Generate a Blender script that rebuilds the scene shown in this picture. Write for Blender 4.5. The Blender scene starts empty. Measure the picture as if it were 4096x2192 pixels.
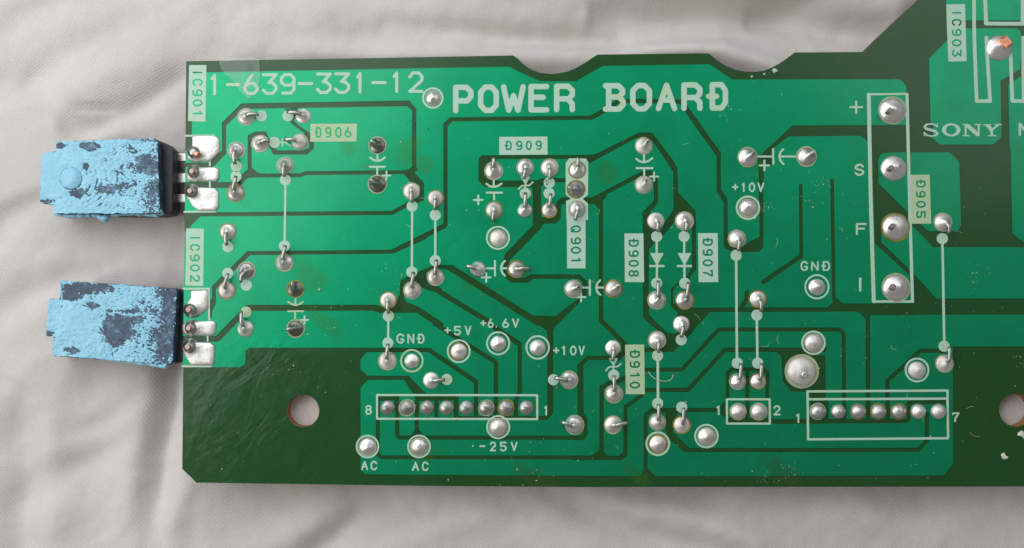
import bpy, bmesh, math, random
from mathutils import Vector, Matrix, noise
from mathutils.geometry import delaunay_2d_cdt
from math import sin, cos, pi, radians, exp, hypot, atan2

random.seed(7)
scene = bpy.context.scene
C = scene.collection
scene.unit_settings.scale_length = 0.01          # one unit is one centimetre

# ------------------------------------------------------------------ camera
HALF = 6.45                                      # half the width of the view on the board, cm
HFOV = radians(62)
DIST = HALF / math.tan(HFOV / 2)
TX, TY = radians(2.0), radians(2.7)
cam_data = bpy.data.cameras.new('camera')
cam_data.sensor_width = 36
cam_data.lens = 18 / math.tan(HFOV / 2)
cam_data.clip_start = 0.1
cam_data.clip_end = 1000
cam_data.dof.use_dof = True
cam_data.dof.focus_distance = DIST
cam_data.dof.aperture_fstop = 9.5
cam = bpy.data.objects.new('camera', cam_data)
C.objects.link(cam)
CAMP = Vector((DIST * math.tan(TX), -DIST * math.tan(TY), DIST))
cam.location = CAMP
CQ = (-CAMP).to_track_quat('-Z', 'Y')
cam.rotation_mode = 'QUATERNION'
cam.rotation_quaternion = CQ
scene.camera = cam
FPX = 4096 * cam_data.lens / 36
CR = CQ.to_matrix()
PX = 2 * HALF / 4096                             # size of one photo pixel on the board


def at(px, py, z=0.0):
    """the point at height z seen at a pixel of the 4096 x 2192 photograph"""
    d = CR @ Vector(((px - 2048) / FPX, -(py - 1096) / FPX, -1))
    t = (z - CAMP.z) / d.z
    return CAMP + d * t


# ------------------------------------------------------------------ light
world = bpy.data.worlds.new('World')
scene.world = world
world.use_nodes = True
bgn = world.node_tree.nodes['Background']
bgn.inputs[0].default_value = (1.0, 0.965, 0.93, 1)
bgn.inputs[1].default_value = 0.25


def area(name, loc, target, size, power, col):
    ld = bpy.data.lights.new(name, 'AREA')
    ld.shape = 'RECTANGLE'
    ld.size, ld.size_y = size
    ld.energy = power
    ld.color = col
    o = bpy.data.objects.new(name, ld)
    C.objects.link(o)
    o.location = loc
    o.rotation_euler = (Vector(target) - Vector(loc)).to_track_quat('-Z', 'Y').to_euler()
    return o


area('window_light', (-14.5, 1.0, 14.5), (-3, 0.5, 0), (32, 18), 4100, (0.93, 0.975, 1.0))
area('upper_window_light', (3, 17, 15), (0, 1, 0), (18, 11), 750, (0.92, 0.97, 1.0))
area('low_window_light', (-20, -24, 20), (0, 0, 0), (5, 5), 2500, (1.0, 0.95, 0.86))
scene.view_settings.view_transform = 'Standard'
scene.view_settings.look = 'None'
scene.view_settings.exposure = 0.0
scene.view_settings.gamma = 1.0

# ------------------------------------------------------------------ materials


class NT:
    def __init__(s, name):
        s.m = bpy.data.materials.new(name)
        s.m.use_nodes = True
        s.t = s.m.node_tree
        s.p = s.t.nodes['Principled BSDF']

    def n(s, kind, **kw):
        nd = s.t.nodes.new(kind)
        for k, v in kw.items():
            setattr(nd, k, v)
        return nd

    def l(s, a, b):
        s.t.links.new(a, b)

    def coord(s):
        return s.n('ShaderNodeTexCoord').outputs['Object']

    def noise(s, scale, detail=3, rough=0.5, vec=None, dist=0):
        nd = s.n('ShaderNodeTexNoise')
        nd.inputs['Scale'].default_value = scale
        nd.inputs['Detail'].default_value = detail
        nd.inputs['Roughness'].default_value = rough
        nd.inputs['Distortion'].default_value = dist
        s.l(vec if vec is not None else s.coord(), nd.inputs['Vector'])
        return nd.outputs['Fac']

    def ramp(s, src, stops):
        r = s.n('ShaderNodeValToRGB')
        el = r.color_ramp.elements
        while len(el) < len(stops):
            el.new(0.5)
        for e, (p, c) in zip(el, stops):
            e.position = p
            e.color = (*c, 1) if isinstance(c, tuple) else (c, c, c, 1)
        s.l(src, r.inputs[0])
        return r.outputs[0]

    def mix(s, fac, a, b, blend='MIX'):
        m = s.n('ShaderNodeMix', data_type='RGBA', blend_type=blend)
        for i, v in ((0, fac), (6, a), (7, b)):
            if hasattr(v, 'is_linked') or hasattr(v, 'links'):
                s.l(v, m.inputs[i])
            elif isinstance(v, tuple):
                m.inputs[i].default_value = (*v, 1)
            else:
                m.inputs[i].default_value = v
        return m.outputs[2]

    def math(s, op, a, b=None, clamp=False):
        m = s.n('ShaderNodeMath', operation=op)
        m.use_clamp = clamp
        for i, v in enumerate((a, b)):
            if v is None:
                continue
            if isinstance(v, (int, float)):
                m.inputs[i].default_value = v
            else:
                s.l(v, m.inputs[i])
        return m.outputs[0]

    def bump(s, h, strength=0.3, dist=0.01, normal=None):
        b = s.n('ShaderNodeBump')
        b.inputs['Strength'].default_value = strength
        b.inputs['Distance'].default_value = dist
        s.l(h, b.inputs['Height'])
        if normal is not None:
            s.l(normal, b.inputs['Normal'])
        return b.outputs[0]

    def blob(s, px, py, rx, ry, wob=0.35):
        """a soft stain mask centred on a point of the board (radii in photo pixels)"""
        c = at(px, py)
        mp = s.n('ShaderNodeMapping')
        mp.vector_type = 'POINT'
        s.l(s.coord(), mp.inputs['Vector'])
        sx, sy = 1 / (rx * PX), 1 / (ry * PX)
        mp.inputs['Scale'].default_value = (sx, sy, 0)
        mp.inputs['Location'].default_value = (-c.x * sx, -c.y * sy, 0)
        ln = s.n('ShaderNodeVectorMath', operation='LENGTH')
        s.l(mp.outputs[0], ln.inputs[0])
        nz = s.noise(6, 3)
        d = s.math('ADD', ln.outputs['Value'], s.math('MULTIPLY', s.math('SUBTRACT', nz, 0.5), wob * 4))
        mr = s.n('ShaderNodeMapRange')
        mr.inputs[1].default_value = 1.0
        mr.inputs[2].default_value = 0.45
        s.l(d, mr.inputs[0])
        return mr.outputs[0]


STAINS = [(1395, 590, 55, 35), (1625, 600, 60, 90), (1700, 655, 55, 55), (1500, 690, 90, 26), (2150, 1920, 130, 45),
          (2560, 1910, 90, 35), (3130, 1890, 140, 50), (1240, 1100, 110, 60), (1300, 1290, 120, 40), (1700, 1830, 40, 90),
          (2430, 690, 60, 60), (3020, 650, 60, 40), (1870, 1130, 40, 60), (2980, 1230, 50, 30), (3040, 1460, 40, 30)]


def board_mat(name, base, dark, rough, lim, metallic=0.0):
    t = NT(name)
    n1 = t.noise(1.1, 4, 0.6)
    n2 = t.noise(26, 4, 0.7)
    col = t.mix(t.ramp(n1, [(0.3, 0.0), (0.7, 1.0)]), base, dark)
    col = t.mix(t.math('MULTIPLY', t.ramp(n2, [(0.35, 0.0), (0.75, 1.0)]), 0.16), col, tuple(c * 0.55 for c in base))
    for i, s in enumerate(STAINS[:lim]):
        col = t.mix(t.math('MULTIPLY', t.blob(*s), 0.3), col, (0.045, 0.15, 0.008) if i != 4 and i != 6 else (0.05, 0.07, 0.01))
    # faint pale scuffs
    st = t.n('ShaderNodeMapping')
    st.inputs['Rotation'].default_value = (0, 0, 0.7)
    st.inputs['Scale'].default_value = (3, 26, 3)
    t.l(t.coord(), st.inputs[0])
    sc = t.noise(1.6, 6, 0.75, st.outputs[0])
    area_m = t.ramp(t.noise(0.55, 3), [(0.46, 0.0), (0.66, 1.0)])
    scuff = t.math('MULTIPLY', t.ramp(sc, [(0.64, 0.0), (0.74, 1.0)]), area_m)
    col = t.mix(t.math('MULTIPLY', scuff, 0.3), col, (0.35, 0.5, 0.38))
    t.l(col, t.p.inputs['Base Color'])
    r = t.math('ADD', t.math('MULTIPLY', t.noise(3.0, 5, 0.65), 0.22), rough - 0.11)
    t.l(t.math('ADD', r, t.math('MULTIPLY', scuff, 0.2)), t.p.inputs['Roughness'])
    t.p.inputs['Specular IOR Level'].default_value = 0.0 if metallic else 0.45
    t.p.inputs['Metallic'].default_value = metallic
    if metallic:
        t.p.inputs['Coat Weight'].default_value = 0.5
        t.p.inputs['Coat Roughness'].default_value = 0.2
    bev = t.n('ShaderNodeBevel', samples=3)
    bev.inputs['Radius'].default_value = 0.006
    # varnish ripples, strongest round the lower left
    rm = t.n('ShaderNodeMapping')
    rm.inputs['Rotation'].default_value = (0, 0, -0.55)
    rm.inputs['Scale'].default_value = (1.0, 0.45, 1.0)
    t.l(t.coord(), rm.inputs[0])
    rip = t.noise(3.4, 3, 0.55, rm.outputs[0], dist=0.5)
    m1 = t.blob(1030, 1640, 290, 330, 0.12)
    m2 = t.blob(1950, 1050, 500, 90, 0.15)
    amp = t.math('ADD', t.math('MULTIPLY', m1, 1.0), t.math('MULTIPLY', m2, 0.25))
    h = t.math('ADD', t.math('MULTIPLY', rip, t.math('ADD', t.math('MULTIPLY', amp, 1.0), 0.06)), t.math('MULTIPLY', t.noise(60, 2), 0.012))
    t.l(t.bump(h, 0.32, 0.045, bev.outputs[0]), t.p.inputs['Normal'])
    return t.m


M = {}
M['mask_copper'] = board_mat('solder_mask_over_copper', (0.0, 0.36, 0.16), (0.0, 0.30, 0.13), 0.44, 15, 0.8)
M['mask_bare'] = board_mat('solder_mask_over_laminate', (0.005, 0.070, 0.016), (0.010, 0.062, 0.006), 0.25, 12)

t = NT('laminate_edge')
t.l(t.ramp(t.noise(18, 5, 0.7), [(0.3, (0.20, 0.075, 0.03)), (0.7, (0.42, 0.20, 0.09))]), t.p.inputs['Base Color'])
t.p.inputs['Roughness'].default_value = 0.8
M['edge'] = t.m


def ink_mat(name, a, b):
    t = NT(name)
    n1 = t.noise(2.6, 4, 0.65)
    col = t.mix(t.ramp(n1, [(0.50, 0.0), (0.72, 1.0)]), a, b)
    col = t.mix(t.math('MULTIPLY', t.ramp(t.noise(30, 4, 0.7), [(0.4, 0.0), (0.8, 1.0)]), 0.3), col, tuple(c * 0.7 for c in a))
    t.l(col, t.p.inputs['Base Color'])
    t.p.inputs['Roughness'].default_value = 0.5
    t.l(t.bump(t.noise(45, 3, 0.6), 0.35, 0.008), t.p.inputs['Normal'])
    return t.m


M['ink'] = ink_mat('pale_print_ink', (0.44, 0.64, 0.52), (0.48, 0.61, 0.36))
M['ink_y'] = ink_mat('yellowed_print_ink', (0.42, 0.58, 0.36), (0.46, 0.52, 0.20))


def metal(name, col, rough, bumpy=0.35, spots=(0.16, 0.15, 0.14), metallic=1.0, spot_amt=0.5):
    t = NT(name)
    c = t.mix(t.math('MULTIPLY', t.ramp(t.noise(9, 5, 0.7), [(0.45, 0.0), (0.75, 1.0)]), spot_amt), col, tuple(v * 0.72 for v in col))
    c = t.mix(t.math('MULTIPLY', t.ramp(t.noise(38, 4, 0.7), [(0.66, 0.0), (0.76, 1.0)]), 0.6), c, spots)
    t.l(c, t.p.inputs['Base Color'])
    t.p.inputs['Metallic'].default_value = metallic
    t.l(t.math('ADD', t.math('MULTIPLY', t.noise(14, 4), 0.25), rough - 0.12), t.p.inputs['Roughness'])
    t.l(t.bump(t.noise(32, 5, 0.65), bumpy, 0.010), t.p.inputs['Normal'])
    return t.m


M['solder'] = metal('satin_solder', (0.80, 0.765, 0.735), 0.50, 0.25)
M['solder_bright'] = metal('bright_solder', (0.82, 0.80, 0.79), 0.36, 0.35)
M['solder_grey'] = metal('grey_solder', (0.40, 0.41, 0.40), 0.36, 0.3)
M['solder_dark'] = metal('flux_and_reflection_dark_solder', (0.21, 0.235, 0.195), 0.30, 0.5, (0.02, 0.03, 0.02))  # dark base colour holds both flux and a dark reflection
M['solder_pin'] = metal('dull_pin_solder', (0.47, 0.47, 0.45), 0.40, 0.25)
M['solder_mid'] = metal('mid_grey_solder', (0.62, 0.61, 0.59), 0.42, 0.3)
M['solder_rough'] = metal('frosty_solder', (0.84, 0.80, 0.77), 0.60, 0.45, spot_amt=0.7)
M['tin'] = metal('tinned_pad', (0.78, 0.77, 0.73), 0.46, 0.5, spot_amt=0.25)
M['lead'] = metal('lead_wire', (0.47, 0.455, 0.43), 0.34, 0.4)
M['leg'] = metal('tinned_leg', (0.78, 0.78, 0.75), 0.35, 0.4)
M['copper'] = metal('cut_copper', (0.86, 0.40, 0.25), 0.45, 0.6, (0.4, 0.15, 0.08))
M['pink'] = metal('dull_copper_end', (0.52, 0.36, 0.32), 0.5, 0.6, (0.25, 0.15, 0.12))

for nm_, c1_, c2_ in (('rim', (0.30, 0.34, 0.20), (0.42, 0.43, 0.30)), ('rim_y', (0.30, 0.26, 0.05), (0.16, 0.13, 0.03))):
    t = NT('flux_' + nm_)
    t.l(t.ramp(t.noise(9, 4), [(0.35, c1_), (0.65, c2_)]), t.p.inputs['Base Color'])
    t.p.inputs['Roughness'].default_value = 0.25
    M[nm_] = t.m
t = NT('flux_residue')
t.p.inputs['Base Color'].default_value = (0.30, 0.24, 0.03, 1)
t.p.inputs['Roughness'].default_value = 0.2
M['flux'] = t.m

M['pink_dark'] = metal('tarnished_copper_end', (0.42, 0.32, 0.29), 0.55, 0.6, (0.1, 0.07, 0.06))
t = NT('moulded_plastic')
t.l(t.ramp(t.noise(20, 4), [(0.3, (0.010, 0.012, 0.020)), (0.7, (0.022, 0.026, 0.040))]), t.p.inputs['Base Color'])
t.p.inputs['Roughness'].default_value = 0.5
t.l(t.bump(t.noise(60, 3), 0.3, 0.01), t.p.inputs['Normal'])
M['plastic'] = t.m

t = NT('back_plate_with_paste_film')
n1 = t.noise(9, 6, 0.75)
t.l(t.ramp(n1, [(0.34, (0.024, 0.040, 0.068)), (0.52, (0.045, 0.085, 0.14)), (0.66, (0.14, 0.27, 0.40))]), t.p.inputs['Base Color'])
t.p.inputs['Roughness'].default_value = 0.45
t.l(t.bump(t.noise(30, 5, 0.7), 0.6, 0.015), t.p.inputs['Normal'])
M['plate'] = t.m

t = NT('blue_thermal_paste')
n1 = t.noise(4.5, 6, 0.7)
c = t.ramp(n1, [(0.3, (0.22, 0.50, 0.66)), (0.55, (0.28, 0.60, 0.77)), (0.8, (0.34, 0.67, 0.82))])
t.l(c, t.p.inputs['Base Color'])
t.p.inputs['Roughness'].default_value = 0.42
t.p.inputs['Subsurface Weight'].default_value = 0.0
t.l(t.bump(t.noise(16, 4, 0.6), 0.25, 0.012), t.p.inputs['Normal'])
M['paste'] = t.m

# woven cotton
t = NT('white_cotton')
co = t.coord()
mp = t.n('ShaderNodeMapping')
mp.inputs['Rotation'].default_value = (0, 0, radians(33))
t.l(co, mp.inputs[0])


def wave(vec, scale, rot, prof='SIN'):
    m = t.n('ShaderNodeMapping')
    m.inputs['Rotation'].default_value = (0, 0, rot)
    t.l(vec, m.inputs[0])
    w = t.n('ShaderNodeTexWave')
    w.wave_profile = prof
    w.inputs['Scale'].default_value = scale
    w.inputs['Distortion'].default_value = 1.2
    w.inputs['Detail'].default_value = 2
    w.inputs['Detail Scale'].default_value = 0.6
    t.l(m.outputs[0], w.inputs['Vector'])
    return w.outputs['Fac']


w1 = wave(co, 9.5, radians(20))
w2 = wave(co, 9.0, radians(112))
weave = t.math('MULTIPLY', w1, w2)
n0 = t.noise(0.5, 4, 0.6)
n1 = t.noise(14, 4, 0.7)
col = t.ramp(n0, [(0.3, (0.575, 0.53, 0.505)), (0.7, (0.66, 0.625, 0.605))])
col = t.mix(t.math('MULTIPLY', t.ramp(weave, [(0.0, 1.0), (0.5, 0.0)]), 0.17), col, (0.42, 0.40, 0.38))
col = t.mix(t.math('MULTIPLY', t.ramp(n1, [(0.35, 0.0), (0.8, 1.0)]), 0.12), col, (0.5, 0.47, 0.44))
t.l(col, t.p.inputs['Base Color'])
t.p.inputs['Roughness'].default_value = 0.9
t.p.inputs['Sheen Weight'].default_value = 0.15
t.p.inputs['Specular IOR Level'].default_value = 0.2
h = t.math('ADD', t.math('MULTIPLY', weave, 0.5), t.math('MULTIPLY', n1, 0.5))
h = t.math('ADD', h, t.math('MULTIPLY', t.noise(3.5, 4, 0.6, dist=0.3), 1.2))
t.l(t.bump(h, 0.30, 0.02), t.p.inputs['Normal'])
M['cloth'] = t.m

t = NT('clear_film')
tr = t.n('ShaderNodeBsdfTransparent')
df = t.n('ShaderNodeBsdfDiffuse')
df.inputs[0].default_value = (0.6, 0.66, 0.62, 1)
gl = t.n('ShaderNodeBsdfGlossy')
gl.inputs['Roughness'].default_value = 0.25
gl.inputs[0].default_value = (1, 1, 1, 1)
bp = t.bump(t.noise(2.2, 2, 0.5, dist=0.8), 0.5, 0.05)
t.l(bp, gl.inputs['Normal'])
mx = t.n('ShaderNodeMixShader')
mx.inputs[0].default_value = 0.08
t.l(tr.outputs[0], mx.inputs[1])
t.l(df.outputs[0], mx.inputs[2])
mx2 = t.n('ShaderNodeMixShader')
mx2.inputs[0].default_value = 0.03
t.l(mx.outputs[0], mx2.inputs[1])
t.l(gl.outputs[0], mx2.inputs[2])
t.l(mx2.outputs[0], t.t.nodes['Material Output'].inputs['Surface'])
M['film'] = t.m

t = NT('pale_dust')
t.l(t.ramp(t.noise(30, 2), [(0.3, (0.42, 0.50, 0.40)), (0.7, (0.75, 0.75, 0.66))]), t.p.inputs['Base Color'])
t.p.inputs['Roughness'].default_value = 0.8
M['dust'] = t.m
t = NT('dark_grime')
t.p.inputs['Base Color'].default_value = (0.03, 0.035, 0.02, 1)
M['grime'] = t.m

# ------------------------------------------------------------------ object helpers


def obj(name, verts, faces, mat, parent=None, smooth=False, label=None):
    me = bpy.data.meshes.new(name)
    me.from_pydata([tuple(v) for v in verts], [], faces)
    mats = mat if isinstance(mat, (list, tuple)) else [mat]
    for m_ in mats:
        me.materials.append(M[m_])
    if smooth:
        me.polygons.foreach_set('use_smooth', [True] * len(me.polygons))
    me.update()
    o = bpy.data.objects.new(name, me)
    C.objects.link(o)
    if parent is not None:
        o.parent = parent
    if label:
        o['label'] = label
    return o


def empty(name, parent=None, label=None, loc=(0, 0, 0)):
    o = bpy.data.objects.new(name, None)
    o.empty_display_size = 0.2
    C.objects.link(o)
    o.location = loc
    if parent is not None:
        o.parent = parent
    if label:
        o['label'] = label
    return o


SC = 2.298
O = {'A': (700, 200), 'B': (1700, 200), 'C': (2600, 200), 'D': (3096, 0), 'E': (700, 700), 'F': (1600, 700), 'G2': (2400, 700),
     'G': (3096, 600), 'J': (700, 1200), 'K': (1400, 1300), 'L': (2300, 1200), 'H': (3096, 1200), 'N': (2300, 1500),
     'R': (0, 400), 'T': (0, 1000)}


def S(c, *pts):
    """crop coordinates -> photograph pixels"""
    ox, oy = O[c]
    return [(ox + x / SC, oy + y / SC) for x, y in pts]


def W(pts, z=0.0):
    return [tuple(at(x, y, z))[:2] for x, y in pts]


def ccw(p):
    a = sum(p[i][0] * p[(i + 1) % len(p)][1] - p[(i + 1) % len(p)][0] * p[i][1] for i in range(len(p)))
    return p if a > 0 else p[::-1]


def disc(x, y, r, n=16, ph=0.0):
    return [(x + r * cos(2 * pi * i / n + ph), y + r * sin(2 * pi * i / n + ph)) for i in range(n)]


def strokes(pts, w, n=10, caps=True):
    """polygons that together cover a polyline of width w"""
    out = []
    h = w / 2
    for i in range(len(pts) - 1):
        (x0, y0), (x1, y1) = pts[i], pts[i + 1]
        L = hypot(x1 - x0, y1 - y0) or 1e-6
        nx, ny = -(y1 - y0) / L * h, (x1 - x0) / L * h
        out.append([(x0 + nx, y0 + ny), (x1 + nx, y1 + ny), (x1 - nx, y1 - ny), (x0 - nx, y0 - ny)])
    rng = range(len(pts)) if caps else range(1, len(pts) - 1)
    for i in rng:
        out.append(disc(pts[i][0], pts[i][1], h * 0.998, n, 0.13))
    return out


def region(inc, exc=(), eps=1e-5):
    """2D boolean: triangles of the union of INC less the union of EXC (world xy)"""
    vs, fs = [], []
    for p in list(inc) + list(exc):
        p = ccw(p)
        b = len(vs)
        vs += [Vector(q) for q in p]
        fs.append(list(range(b, b + len(p))))
    ni = len(inc)
    ov, oe, of, _, _, off = delaunay_2d_cdt(vs, [], fs, 0, eps)
    keep = []
    for f, ids in zip(of, off):
        if any(i < ni for i in ids) and not any(i >= ni for i in ids):
            keep.append(tuple(f))
    return [(v.x, v.y) for v in ov], keep


def parts_of(tris):
    par = list(range(len(tris)))

    def find(a):
        while par[a] != a:
            par[a] = par[par[a]]
            a = par[a]
        return a
    em = {}
    for i, f in enumerate(tris):
        for k in range(3):
            e = frozenset((f[k], f[(k + 1) % 3]))
            if e in em:
                par[find(i)] = find(em[e])
            else:
                em[e] = i
    g = {}
    for i in range(len(tris)):
        g.setdefault(find(i), []).append(tris[i])
    return list(g.values())


def slab(name, pts, tris, z0, z1, mat, parent, label=None, bottom=False, side_mat=0):
    used = sorted({i for f in tris for i in f})
    mp = {v: i for i, v in enumerate(used)}
    n = len(used)
    vs = [(*pts[v], z1) for v in used] + [(*pts[v], z0) for v in used]
    fs = []
    cnt = {}
    for f in tris:
        a, b, c = (mp[i] for i in f)
        (ax, ay), (bx, by), (cx, cy) = pts[f[0]], pts[f[1]], pts[f[2]]
        if (bx - ax) * (cy - ay) - (cx - ax) * (by - ay) < 0:
            b, c = c, b
        fs.append((a, b, c))
        for e in ((a, b), (b, c), (c, a)):
            cnt[e] = 1
    nt = len(fs)
    for (a, b) in list(cnt):
        if (b, a) not in cnt:
            fs.append((a, a + n, b + n, b))
    nw = len(fs)
    if bottom:
        fs += [(a + n, c + n, b + n) for a, b, c in fs[:nt]]
    o = obj(name, vs, fs, mat, parent, False, label)
    if side_mat:
        for p in o.data.polygons[nt:nw]:
            p.material_index = side_mat
    return o


def flat(name, polys, z1, mat, parent, label=None, exc=(), z0=0.0):
    """printed or etched layer from photo-pixel polygons"""
    p, tr = region([W(q) for q in polys], [W(q) for q in exc])
    return slab(name, p, tr, z0, z1, mat, parent, label)


# ------------------------------------------------------------------ the board
board = empty('circuit_board', loc=(0, 0, 0))
board['label'] = 'green power supply circuit board seen from its soldered side, lying on the white cloth'
board['category'] = 'circuit board'

notch1 = S('B', (810, 50), (850, 78), (900, 125), (950, 165), (1000, 190), (1060, 210), (1150, 220), (1240, 213), (1320, 195), (1400, 160), (1470, 118), (1530, 78), (1585, 42))
notch2 = S('C', (530, 30), (560, 45), (610, 90), (660, 125), (720, 155), (790, 182), (870, 199), (960, 202), (1040, 192), (1120, 162), (1190, 125), (1250, 82), (1300, 45), (1330, 22))
outline = [(745, 245)] + [(1500, 232)] + notch1 + notch2 + S('D', (820, 478), (930, 365), (1060, 243), (1190, 120), (1335, -10), (1560, -250)) + \
    [(4500, -120), (4500, 1945), (3600, 1947), (2300, 1948), (1700, 1943.5), (786, 1930.5), (729, 1875)]
hole1, hole2 = disc(1212, 1643, 65, 40), disc(4064, 1640, 67, 40)
T = 0.16
p, tr = region([W(outline)], [W(hole1), W(hole2)])
slab('laminate', p, tr, -T, 0.0, ['mask_bare', 'edge'], board, 'dark green laminate with two round holes', bottom=True, side_mat=1)

# --- copper areas: outlines less the etched gaps
cu = []
cu.append(S('A', (100, 212), (300, 207), (2298, 168)) + S('B', (780, 155), (870, 205), (1065, 288), (1390, 288), (1430, 265), (1635, 148), (2298, 137)) +
          S('C', (540, 132), (570, 145), (752, 272), (2298, 270)) + S('D', (1140, 728), (1168, 742), (1215, 792), (1215, 1152), (885, 1152), (885, 1300)) +
          S('G', (898, 0), (925, 860), (1245, 1150), (1262, 1180)) + S('H', (1262, 33), (1262, 137), (2700, 133), (2700, 428), (1642, 428)) +
          [(3812, 1855), (3774.5, 1901)] + S('N', (2298, 928), (740, 930)) + [(1900, 1900.5), (1462, 1897), (1443, 1880)] +
          S('J', (1707, 440), (690, 440), (650, 465), (650, 578), (605, 618), (75, 618)) + [(733, 1400), (742, 700)])
cu.append(S('D', (1580, -200), (1580, 190), (2700, 190), (2700, -200)))
cu.append(S('D', (1597, 262), (2225, 262), (2260, 280), (2275, 330), (2262, 635), (2080, 745), (2088, 1265), (2010, 1330), (1520, 1330), (1440, 1262), (1423, 540), (1590, 372)))
cu.append(S('D', (2700, 500), (2298, 680), (2150, 782), (2165, 1379)) + S('G', (2172, 0), (2190, 770), (2290, 850), (2700, 850)))
cu.append(S('G', (1000, 30), (1130, 22), (1600, 22), (1645, 50), (1700, 110), (1718, 690), (1690, 745), (1420, 748), (1398, 735), (960, 312), (955, 110), (970, 55)))
cu.append(S('G', (985, 700), (1050, 640), (1180, 640), (1240, 672), (1270, 700), (1400, 825), (1457, 893), (2700, 893), (2700, 1366), (1490, 1366), (1250, 1105), (985, 850)))

gp, gs = [], []      # gap polygons, gap strokes
P = lambda c, *q: gp.append(S(c, *q))


def st(c, w, *q):
    gs.append((S(c, *q), w / SC))


P('A', (80, 180), (157, 180), (157, 780), (80, 780))
P('E', (70, 350), (230, 350), (230, 385), (145, 470), (143, 520), (60, 520))
P('A', (60, 790), (160, 790), (160, 905), (60, 940))
st('A', 38, (60, 1057), (345, 1057))
st('A', 46, (345, 1050), (452, 942))
st('A', 36, (453, 948), (453, 684))
st('A', 46, (455, 682), (625, 514))
st('A', 50, (628, 518), (2148, 492))
st('A', 44, (2140, 492), (2200, 550))
st('A', 38, (2200, 545), (2200, 1105))
st('A', 34, (2215, 1098), (2100, 1125), (1210, 1133), (1150, 1153), (760, 1155))
P('A', (2182, 1075), (2140, 1106), (2105, 1144), (2175, 1205), (2298, 1250), (2220, 1155))
st('A', 36, (689, 1120), (689, 795))
P('A', (672, 1100), (700, 1075), (760, 1128), (800, 1140), (800, 1172), (680, 1175), (640, 1200), (600, 1262), (560, 1215), (610, 1150))
st('A', 52, (60, 1242), (565, 1242))
P('A', (672, 790), (738, 752), (838, 752), (882, 850), (905, 895), (950, 925), (1190, 925), (1238, 895), (1238, 855), (1140, 840), (1130, 810), (1200, 768), (1150, 735), (1090, 690), (1058, 655), (1060, 600),
  (1010, 545), (1130, 535), (1110, 600), (1095, 650), (1130, 690), (1235, 760), (1280, 830), (1278, 905), (1215, 962), (905, 962), (860, 870), (850, 820), (825, 790), (745, 788), (706, 815), (706, 860), (672, 860))
P('E', (2220, -5), (2290, 75), (2290, 235), (2190, 268), (2125, 296), (2120, 255), (2180, 230), (2245, 200), (2255, 100), (2170, 65), (2110, 0))
st('E', 38, (2160, 262), (1995, 350))
st('E', 36, (2000, 349), (200, 364))
P('E', (320, 1290), (340, 1320), (345, 1250), (378, 1180), (378, 1060), (345, 1025), (345, 1130), (315, 1175))
st('E', 36, (361, 1060), (361, 1030))
st('E', 42, (362, 1034), (680, 718))
st('E', 36, (683, 719), (1998, 706))
st('E', 42, (1995, 706), (2298, 572))
st('F', 44, (-10, 676), (405, 472))
st('F', 36, (420, 455), (420, -20))
P('F', (390, 455), (402, 440), (438, 440), (438, 465), (420, 485))
st('B', 38, (189, 1370), (189, 690))
st('B', 42, (190, 690), (245, 638))
st('B', 36, (240, 640), (1530, 623))
st('B', 42, (1530, 624), (1740, 505))
st('B', 36, (1740, 500), (1790, 468), (2350, 476))
st('C', 36, (-40, 474), (280, 476), (325, 530))
st('C', 50, (330, 540), (630, 960))
st('C', 38, (632, 955), (633, 1290))
st('C', 46, (634, 1295), (690, 1379))
st('G2', 38, (1094, 90), (1094, 145), (1154, 238), (1156, 640))
P('G2', (1140, 640), (1175, 600), (1190, 660), (1300, 668), (1380, 608), (1466, 572), (1503, 560), (1503, 662), (1462, 708), (1215, 708), (1142, 668))
st('G2', 38, (1484, 620), (1484, -20))
st('C', 38, (1018, 1379), (1018, 1060))
P('C', (1310, 695), (2300, 692), (2600, 692), (2600, 800), (2010, 840), (1930, 790), (1275, 795), (1130, 905), (1120, 1060), (1000, 1080), (985, 1000), (1045, 940))
P('D', (850, 1152), (1215, 1152), (1300, 1152), (1300, 1400), (930, 1400), (860, 1300), (800, 1250), (800, 1200))
# D909 block
st('B', 34, (560, 986), (1560, 984))
P('B', (492, 1003), (525, 970), (650, 970), (650, 1005), (560, 1060), (540, 1120), (600, 1190), (690, 1204), (1035, 1200), (1062, 1182), (1295, 1180), (1295, 1217), (1110, 1217), (1070, 1255),
  (1068, 1390), (998, 1390), (995, 1290), (975, 1262), (545, 1258), (492, 1200))
P('B', (1490, 966), (1560, 962), (1970, 760), (2090, 762), (2298, 1040), (2298, 1145), (2090, 832), (1940, 812), (1590, 1000), (1510, 1045), (1490, 1000))
st('C', 38, (30, 815), (232, 1095))
st('C', 38, (233, 1085), (234, 1385))
P('G2', (676, 0), (716, 0), (718, 160), (880, 335), (886, 870), (840, 922), (812, 980), (700, 1020), (672, 1060), (672, 1195), (730, 1245), (880, 1220), (2298, 1218), (2298, 1256), (1005, 1260), (900, 1385), (700, 1385), (712, 1262),
  (652, 1210), (652, 1045), (715, 990), (800, 930), (845, 850), (845, 380), (775, 330), (700, 400), (690, 425), (585, 555), (505, 622), (450, 685), (450, 1280), (540, 1385), (470, 1385), (397, 1310), (390, 345), (495, 238), (495, 20), (530, 20), (530, 265), (455, 345), (500, 500), (560, 520), (600, 430), (678, 315))
st('F', 78, (1261, 120), (1261, 440))
st('F', 72, (1275, 462), (995, 750))
P('F', (1255, 385), (1300, 390), (1370, 392), (1420, 350), (1442, 245), (1492, 208), (1770, 208), (1900, 150), (1895, 205), (1866, 238), (1866, 1335), (1920, 1385), (1860, 1385), (1830, 1340), (1830, 318), (1788, 267), (1488, 268), (1478, 285), (1478, 402), (1440, 445), (1325, 450), (1262, 510))
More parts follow.
